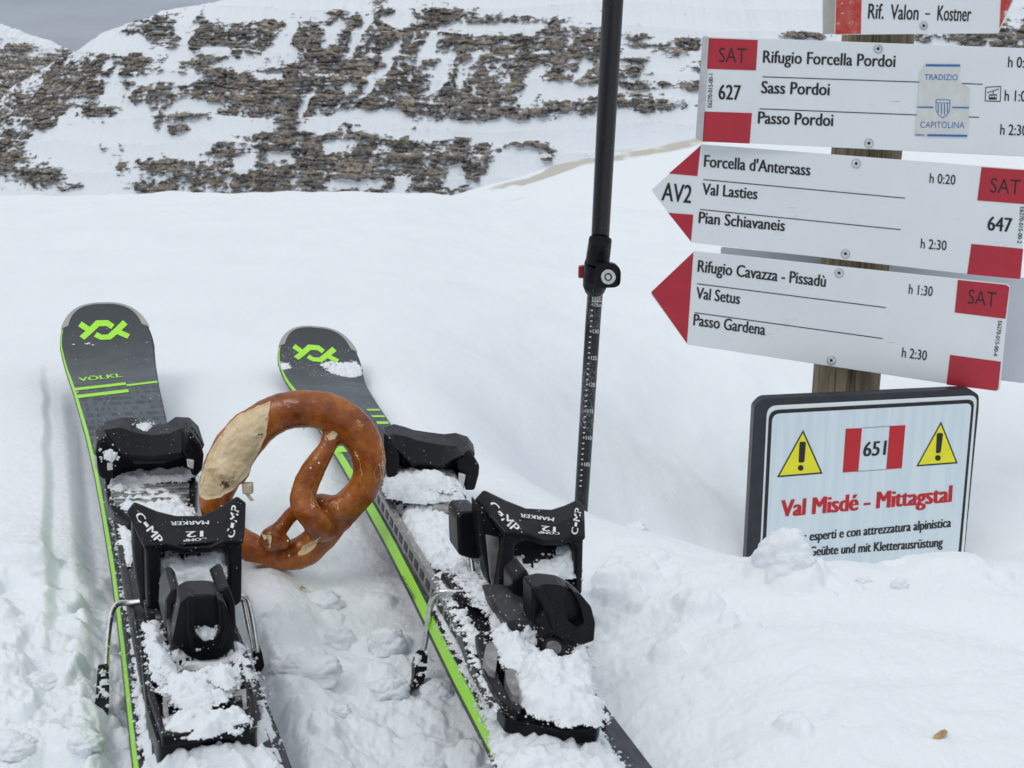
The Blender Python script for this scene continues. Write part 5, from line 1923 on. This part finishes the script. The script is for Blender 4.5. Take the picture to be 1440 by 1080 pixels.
slabS('R', 'heel_core', [(722, 752), (812, 758), (814, 840), (720, 845)], s_ + .028, .03, BG, Rk, .001)
slabS('R', 'side_arm', [(672, 708), (711, 750), (705, 845), (692, 838), (685, 810), (675, 765)], s_ + .012, .02, B, Rk, .0015)
slabS('R', 'side_window', [(683, 752), (702, 756), (703, 775), (698, 826), (693, 828), (689, 810)], s_ + .0105, .003, SI, Rk, .0006)
slabS('R', 'brake_housing', [(643, 728), (648, 720), (672, 719), (677, 726), (681, 788), (660, 786), (645, 781)], s_ + .03, .03, BG, Rk, .002)
wire('brake_spring', 'R', [(662, 782, s_ + .035), (665, 805, s_ + .03), (668, 825, s_ + .025)], .0016, M['steel'], Rk)
slabS('R', 'spring_column', [(686, 834), (716, 845), (742, 826), (746, 862), (735, 876), (720, 882), (694, 877)], .055, .018, DG, Rk, .0015)
slabS('R', 'spring_column', [(700, 846), (706, 846), (703, 864), (697, 862)], .053, .004, SI, Rk, .0006)
slabS('R', 'lever_shoulder', [(722, 815), (740, 800), (753, 824), (750, 872), (730, 874), (722, 850)], .02, .025, BG, Rk, .002)
slabS('R', 'heel_lever', rounded([(748, 826), (768, 821), (794, 824), (814, 834), (830, 853), (836, 876), (834, 900), (818, 905), (797, 899), (778, 890), (748, 877)], 4), -.030, .020, BG, Rk, .002)
slabS('R', 'lever_rim', rounded([(750, 826), (768, 821), (790, 823), (796, 829), (792, 850), (799, 874), (812, 882), (822, 876), (816, 850), (806, 832), (816, 835), (831, 853), (837, 876), (835, 901), (818, 907), (797, 901), (776, 890), (756, 878), (766, 858)], 2.5), -.037, .016, B, Rk, .0018)
slabS('R', 'lever_rib', [(752, 828), (764, 825), (776, 850), (784, 888), (776, 886), (768, 860)], -.039, .006, B, Rk, .0012)
slabS('R', 'heel_housing', rounded([(712, 872), (745, 872), (800, 893), (813, 903), (809, 922), (785, 934), (758, 926), (722, 905)], 8), -.026, .06, DG, Rk, .004)
slabS('R', 'release_dial', disc_px(779, 912, 16, 26), -.029, .004, DG, Rk, .001)
slabS('R', 'release_dial', disc_px(779, 912, 11, 26), -.0305, .003, SI, Rk, .0008)
slabH('R', 'heel_track', rounded([(634, 852), (660, 848), (700, 876), (720, 884), (800, 925), (832, 985), (846, 1012), (842, 1024), (790, 1027), (712, 1010), (688, 975), (660, 925)], 5), .030, .008, BG, Rk, .0025)
slabH('R', 'track_rim', [(668, 892), (678, 890), (690, 930), (715, 975), (735, 992), (728, 1000), (704, 985), (682, 945)], .038, .006, B, Rk, .0012)
slabH('R', 'spring_clip', rounded([(684, 905), (694, 902), (700, 918), (697, 945), (688, 940), (680, 925)], 2), .042, .006, SI, Rk, .001)
slabH('R', 'spring_clip', rounded([(710, 942), (722, 940), (730, 965), (732, 980), (720, 976), (712, 960)], 2), .042, .006, SI, Rk, .001)
slabH('R', 'track_wing', [(620, 803), (650, 812), (690, 830), (700, 850), (668, 850), (640, 835)], .034, .012, BG, Rk, .002)
wire('brake_arm', 'R', [(662, 832, s_ + .0), (640, 833, s_ + .0), (622, 832, s_ + .002), (611, 838, s_ + .005), (605, 855, s_ + .010), (600, 890, s_ + .012), (594, 920, s_ + .012)], .0021, M['steel'], Rk)
slabS('R', 'brake_pad', rounded([(587, 914), (602, 915), (600, 945), (596, 958), (588, 967), (577, 972), (583, 948), (583, 930)], 2), s_ + .010, .009, B, Rk, .002, tilt=.7, at=(595, 915))

sp = lambda *a, **kw: snow_patch('R', *a, **kw)
sp([(540, 690), (546, 660), (560, 650), (567, 663), (590, 664), (640, 668), (650, 690), (646, 706), (620, 704), (600, 710), (560, 704), (545, 700)], Hpl('R', .034), .008, seed=31)
sp([(580, 668), (600, 666), (630, 674), (642, 686), (630, 694), (596, 688), (578, 680)], Hpl('R', .040), .007, seed=32)
sp([(554, 705), (600, 708), (644, 708), (643, 726), (640, 745), (645, 770), (655, 790), (662, 812), (640, 806), (612, 800), (590, 780), (580, 760), (566, 730)], Hpl('R', .022), .009, seed=33)
sp([(652, 795), (672, 792), (690, 820), (700, 850), (690, 862), (668, 850), (655, 830), (640, 815)], Hpl('R', .034), .004, seed=34, cover=.7)
sp([(722, 783), (735, 796), (755, 798), (768, 790), (775, 790), (790, 772), (805, 762), (809, 772), (808, 790), (806, 808), (790, 816), (772, 824), (755, 821), (740, 808), (726, 798)], Spl_at('R', 765, 800, s_ + .004, .9), .006, seed=35)
sp([(700, 850), (716, 850), (720, 880), (700, 890), (690, 875)], Hpl('R', .036), .006, seed=36)
sp([(618, 806), (628, 812), (640, 845), (660, 880), (672, 905), (664, 912), (648, 885), (632, 850), (620, 830)], Hpl('R', .0275), .004, seed=37, cover=.8)
sp([(540, 700), (548, 700), (580, 760), (600, 800), (612, 815), (606, 828), (585, 790), (560, 745)], Hpl('R', .0140), .003, seed=38, cover=.62)
sp([(608, 850), (618, 850), (640, 895), (660, 930), (680, 965), (694, 1000), (686, 1005), (668, 970), (642, 920), (622, 880)], Hpl('R', .0140), .004, seed=39, cover=.75)
sp([(694, 895), (706, 885), (720, 884), (735, 905), (745, 925), (735, 945), (712, 935), (700, 918)], Hpl('R', .040), .009, seed=40)
sp([(724, 905), (745, 920), (780, 932), (808, 926), (814, 905), (824, 925), (829, 960), (836, 985), (846, 1006), (840, 1020), (790, 1020), (745, 1004), (728, 988), (716, 960), (722, 930)], Hpl('R', .036), .011, seed=41, edge=.014)
sp([(676, 982), (690, 982), (704, 998), (716, 1012), (760, 1022), (800, 1026), (840, 1024), (852, 1045), (872, 1080), (890, 1120), (712, 1120), (698, 1070), (690, 1030), (682, 1005)], Hpl('R', .0135), .010, seed=42, edge=.014)
sp([(690, 985), (700, 980), (712, 990), (714, 1006), (702, 1016), (690, 1010)], Hpl('R', .022), .012, seed=43)
sp([(450, 514), (464, 509), (480, 512), (500, 510), (508, 520), (507, 528), (495, 534), (480, 530), (466, 524)], (px_on_ski('R', 485, 522)[0], R_[:, 2] - R_[:, 1] * .25), .004, seed=44, cover=.8)
sp([(394, 512), (404, 511), (408, 517), (398, 520)], (px_on_ski('R', 400, 515)[0], R_[:, 2] - R_[:, 1] * .25), .002, seed=45, rag=.001)
sp([(735, 880), (748, 878), (756, 900), (745, 915), (736, 905)], Spl_at('R', 745, 895, -.028, .4), .003, seed=46, cover=.6)
sp([(586, 922), (601, 920), (599, 950), (588, 962)], Spl_at('R', 595, 915, s_ + .008, .7), .0015, seed=47, cover=.30)
sp([(636, 858), (652, 860), (668, 890), (672, 905), (660, 908), (648, 885)], Hpl('R', .034), .004, seed=51, cover=.6)
sp([(660, 900), (676, 930), (700, 980), (712, 1000), (700, 1000), (680, 965), (662, 925)], Hpl('R', .033), .003, seed=52, cover=.55)
sp([(648, 812), (680, 822), (700, 842), (690, 850), (660, 840)], Hpl('R', .035), .003, seed=53, cover=.55)
dust('R', Rk, [(540, 600), (670, 620), (830, 710), (845, 1030), (900, 1080), (690, 1080), (600, 850)], 1000, 7, .0002, .0006)
dust('R', Rk, [(545, 720), (565, 720), (700, 1030), (670, 1010)], 500, 9)
dust('R', Rk, [(388, 485), (500, 490), (510, 530), (400, 530)], 220, 8, .0003, .0008)
flush_snow('R', 'ski_snow', 'thick wet snow lying on the right ski and its binding')

# ------------------------------------------------------------------ pretzel
PP = np.array([-.1796, .9061, -.02])
PN = np.array([.05, -1, .10])
PN = PN / np.linalg.norm(PN)
ox, oy, osc = 260, 530, 3.857


def prz(cx, cy, f=0.0):
    """crop coordinates to the pretzel's plane, f metres in front of it"""
    return on_plane(ox + cx / osc, oy + cy / osc, PP, PN) + PN * f


PXM = .93 / FPX / osc
ringp = [(170, 690, 92, 0), (180, 590, 108, 0), (235, 460, 124, 0), (320, 335, 126, 0), (420, 245, 112, 0), (545, 185, 106, 0), (690, 172, 106, 0), (825, 215, 112, 0), (930, 300, 110, 0),
         (988, 405, 100, 0), (997, 505, 92, 0), (960, 610, 90, 0), (880, 705, 92, 0), (790, 800, 92, 0), (725, 880, 92, 0), (630, 952, 92, 0), (515, 968, 84, 0), (410, 950, 84, 0), (320, 905, 84, 0), (235, 840, 82, 0), (185, 770, 84, 0)]
armA = [(800, 300, 50, .004), (775, 370, 50, .008), (715, 465, 64, .010), (668, 560, 70, .012), (655, 650, 74, .016), (708, 728, 74, .020), (752, 800, 82, .012), (775, 835, 80, .0)]
armB = [(890, 690, 80, .004), (810, 700, 74, .006), (730, 700, 70, -.002), (640, 712, 46, -.004), (572, 752, 42, .002), (520, 808, 48, .010), (480, 850, 64, .010), (470, 900, 66, .0)]
geo = []
for pts, closed in ((ringp, True), (armA, False), (armB, False)):
    a = smooth_path(np.array(pts, float), 8, closed)
    P = [prz(x, y, f) for x, y, r_, f in a]
    # a loaf is a little flatter than round
    geo.append(tube_geo(P, np.array([q_[2] * PXM for q_ in a]), 28, flat=.86, closed=closed))
for (cx, cy, r_, f) in ((490, 852, 70, .014), (535, 866, 50, .013), (250, 480, 116, .004), (790, 340, 56, .004)):
    c = prz(cx, cy, f)
    V_, F_ = [], []
    for i in range(13):
        for j in range(20):
            th, ph = math.pi * i / 12, 2 * math.pi * j / 20
            V_.append(c + r_ * PXM * np.array([math.sin(th) * math.cos(ph), math.sin(th) * math.sin(ph) * .8, math.cos(th)]))
    for i in range(12):
        for j in range(20):
            F_.append((i * 20 + j, i * 20 + (j + 1) % 20, (i + 1) * 20 + (j + 1) % 20, (i + 1) * 20 + j))
    geo.append((V_, F_))
V_, F_ = join_geo(geo)
ptz = empty('pretzel', PP, 'brown baked salted pretzel standing upright in the snow between the skis', 'pretzel')
pb_ = mesh_obj('crust', V_, F_, M['crust'], ptz)
m_ = pb_.modifiers.new('remesh', 'REMESH')
m_.mode = 'VOXEL'
m_.voxel_size = .00095
m_.use_smooth_shade = True
m2_ = pb_.modifiers.new('smooth', 'SMOOTH')
m2_.iterations = 9
m2_.factor = .5
dg = bpy.context.evaluated_depsgraph_get()
dg.update()
me = bpy.data.meshes.new_from_object(pb_.evaluated_get(dg))
pb_.modifiers.clear()
pb_.data = me
me.materials.clear()
me.materials.append(M['crust'])
me.shade_smooth()
n_ = len(me.vertices)
co = np.empty(n_ * 3, np.float32)
me.vertices.foreach_get('co', co)
nn_ = np.empty(n_ * 3, np.float32)
me.vertices.foreach_get('normal', nn_)
nn_ = nn_.reshape(-1, 3)
co = co.reshape(-1, 3) + np.array(wloc(pb_))
px_, py_ = project(co[:, 0], co[:, 1], co[:, 2])
cx_, cy_ = (px_ - ox) * osc, (py_ - oy) * osc
front = (nn_ @ PN) > -.05


def blob(poly, soft=25.0):
    d = inside(np.array(poly, float), cx_, cy_)
    return np.clip(d / soft, -1, 1)


pale = blob([(70, 610), (86, 520), (135, 400), (230, 265), (300, 200), (400, 155), (464, 134), (452, 210), (440, 320), (395, 420), (345, 530), (260, 615), (190, 655), (110, 668), (80, 650)], 9)
for pl_, so in (([(545, 290), (600, 272), (650, 280), (672, 300), (640, 325), (570, 312)], 26), ([(752, 318), (800, 296), (830, 308), (812, 335), (780, 345)], 30),
                ([(605, 960), (640, 915), (690, 895), (735, 872), (705, 925), (660, 960), (620, 975)], 24), ([(412, 850), (468, 860), (462, 930), (440, 905)], 22),
                ([(1015, 215), (1045, 240), (1052, 285), (1030, 270)], 10), ([(330, 1000), (370, 1006), (420, 1015), (375, 1026), (340, 1015)], 10), ([(255, 665), (300, 635), (325, 615), (300, 670)], 8)):
    pale = np.maximum(pale, blob(pl_, so))
pale = pale - 1.1 * np.exp(-((cx_ - 130) / 34) ** 2 - ((cy_ - 495) / 12) ** 2) - 1.2 * np.exp(-((cx_ - 198) / 22) ** 2 - ((cy_ - 535) / 22) ** 2)
pale = np.where(front, pale, -1)
set_attr(me, 'pale', np.clip(.5 + .5 * pale, 0, 1))
crk = sst((np.abs(cx_ - 1010) < 90) * (1 - np.abs(cy_ - 380) / 300.0)) + .0 + .8 * np.exp(-((cx_ - 700) / 60) ** 2 - ((cy_ - 690) / 70) ** 2) + .6 * np.exp(-((cx_ - 830) / 30) ** 2 - ((cy_ - 700) / 60) ** 2)
set_attr(me, 'crack', np.clip(crk, 0, 1.5))
# the crust stands a little proud of the burst pale side and is gently uneven
disp = .0011 * fbm(co[:, 0] * 70, co[:, 2] * 70, 4, 66) - .0016 * np.clip(pale, 0, 1) + .0009 * np.clip(pale, 0, 1) * fbm(co[:, 0] * 260, co[:, 2] * 260, 3, 67)
co2 = co + nn_ * disp[:, None] - np.array(wloc(pb_))
me.vertices.foreach_set('co', co2.astype(np.float32).ravel())
me.update()
tree = bvh_of(pb_)
hit = on_bvh(tree, -.0002)
rs = random.Random(3)
for (x, y, r_) in ((727, 468, 9), (682, 494, 8), (936, 428, 7), (557, 889, 9), (564, 968, 8), (530, 798, 5), (745, 674, 6), (644, 280, 6), (420, 852, 5), (690, 545, 4)):
    c = hit(ox + x / osc, oy + y / osc)
    rr = r_ * PXM * 1.05
    V_ = []
    cube = [(-1, -1, -1), (1, -1, -1), (1, 1, -1), (-1, 1, -1), (-1, -1, 1), (1, -1, 1), (1, 1, 1), (-1, 1, 1)]
    Rr = np.array(Matrix.Rotation(rs.uniform(0, 3), 3, 'X') @ Matrix.Rotation(rs.uniform(0, 3), 3, 'Y'))
    for p in cube:
        V_.append(c + Rr @ (np.array(p) * rr * .62 * np.array([rs.uniform(.8, 1.2), rs.uniform(.7, 1), rs.uniform(.8, 1.2)])))
    mesh_obj('salt_grain', V_, [(0, 3, 2, 1), (4, 5, 6, 7), (0, 1, 5, 4), (1, 2, 6, 5), (2, 3, 7, 6), (3, 0, 4, 7)], M['salt'], ptz, bevel=rr * .3)
for (x, y, r_) in ((708, 126, 9), (730, 186, 9), (560, 252, 8), (902, 286, 10), (935, 545, 9), (795, 112, 8), (336, 908, 9), (680, 630, 8), (938, 640, 8), (708, 822, 8), (870, 620, 8), (620, 660, 7), (706, 905, 7)):
    pass                                                     # (pits where grains fell off are in the crust relief)
dough = plain('torn_dough', (.62, .52, .38), .8, var=.2, vscale=200)
c = prz(345, 598, .004)
tv = [c + np.array([a * .0042, b_ * .003, d_ * .0048]) * rs.uniform(.8, 1.15) for a in (-1, 1) for b_ in (-1, 1) for d_ in (-1, 1)]
mesh_obj('torn_flake', tv, [(0, 1, 3, 2), (4, 5, 7, 6), (0, 1, 5, 4), (2, 3, 7, 6), (0, 2, 6, 4), (1, 3, 7, 5)], dough, ptz, bevel=.0012)
slab('torn_flake', [(344, 690), (348, 692), (356, 702), (358, 704), (352, 705), (346, 697)], prz(345, 640, .004), PN, .0006, dough, ptz, bevel=.0002)


# ------------------------------------------------------------------ loose things on the snow
def clod(px, py, rpx, asp, label, seed, depth_=None, lift=.25, name='snow_clod', group=None, deep=.8, lumpy=.22):
    p = ground_hit(px, py) if depth_ is None else dray(px, py, depth_)
    fwd = p[1] * cp - (p[2] - CAMH) * sp_
    r_ = rpx * fwd / FPX
    bm = bmesh.new()
    bmesh.ops.create_icosphere(bm, subdivisions=5, radius=1)
    v = np.array([tuple(q.co) for q in bm.verts])
    n1 = fbm(v[:, 0] * 1.1 + seed, v[:, 1] * 1.1 + v[:, 2] * .9, 4, seed) * .42 + fbm(v[:, 2] * 2.3 + seed, v[:, 0] * 2.1 - v[:, 1], 4, seed + 3) * lumpy
    n1 = n1 + .03 * fbm(v[:, 0] * 16 + v[:, 1] * 5, v[:, 2] * 16, 3, seed + 7)
    v = v * (1 + n1)[:, None] * np.array([r_, r_ * deep, r_ * asp])
    v = v + p + np.array([0, 0, r_ * asp * lift])
    f = [[q.index for q in fc.verts] for fc in bm.faces]
    bm.free()
    o, _ = raw_obj(name, v, np.array(f), M['clump_snow'], origin=tuple(p))
    o['label'] = label
    o['category'] = 'snow lump'
    if group:
        o['group'] = group
    return o


GS = 'lumps of loose snow'
clod(1101, 794, 43, 1.10, 'white snow lump leaning on the lower left corner of the warning sign', 5, depth_=.925, lift=.0, lumpy=.10, deep=1.0, group=GS)
clod(455, 850, 27, .62, 'small rounded snow lump right below the pretzel', 9, group=GS)
clod(546, 915, 28, .95, 'upright snow block between the skis, beside the right ski brake', 14, group=GS)
clod(545, 968, 30, .6, 'low snow lump just below the upright block between the skis', 17, lift=-.1, group=GS)
clod(612, 975, 24, .8, 'snow lump against the green edge of the right ski', 21, lift=0, group=GS)
clod(478, 905, 26, .9, 'jagged end of a broken snow slab between the skis', 27, lift=0, group=GS)
clod(430, 945, 48, .5, 'long broken snow slab between the skis', 33, lift=0, group=GS)
clod(120, 1045, 24, .7, 'snow lump at the foot of the left brake pad of the left ski', 36, lift=0, group=GS)
clod(20, 1050, 34, .6, 'snow lump in the lower left corner', 39, lift=0, group=GS)
clod(60, 960, 30, .5, 'flat snow lump left of the left ski brake', 42, lift=-.1, group=GS)
clod(1215, 817, 10, .6, 'left small snow lump on the bank below the warning sign', 45, lift=.1, group=GS)
clod(1265, 824, 12, .8, 'right small snow lump on the bank below the warning sign', 48, lift=.1, group=GS)
clod(895, 745, 16, .6, 'smooth snow knob on the rim of the bank right of the pole', 51, lift=.1, group=GS)
clod(480, 1000, 14, .7, 'tiny snow lump in the foreground between the skis', 54, lift=.0, group=GS)

# dry leaf and seeds
def leaf(pts, label, lift=.0015):
    c = ground_hit(*np.mean(pts, 0))
    P = []
    for i, (x, y) in enumerate(pts):
        g_ = ground_pt(x, y, c[2] + lift)
        P.append(g_ + np.array([0, 0, .0015 * (i % 2)]))
    m0 = np.mean(P, 0) + np.array([0, 0, .003])
    V_ = P + [m0]
    n = len(P)
    o = mesh_obj('dry_leaf', V_, [(i, (i + 1) % n, n) for i in range(n)], M['leaf'], solid=.0004, origin=tuple(c))
    o['label'] = label
    o['category'] = 'leaf'


leaf([(1310, 1045), (1313, 1038), (1320, 1032), (1328, 1029.5), (1333, 1030), (1330, 1036), (1322, 1042)], 'tan dry leaf lying on the snow at lower right')
leaf([(419, 830), (425, 827.5), (430, 828), (426, 830.5), (421, 831.5)], 'tiny tan chip on the snow below the pretzel')
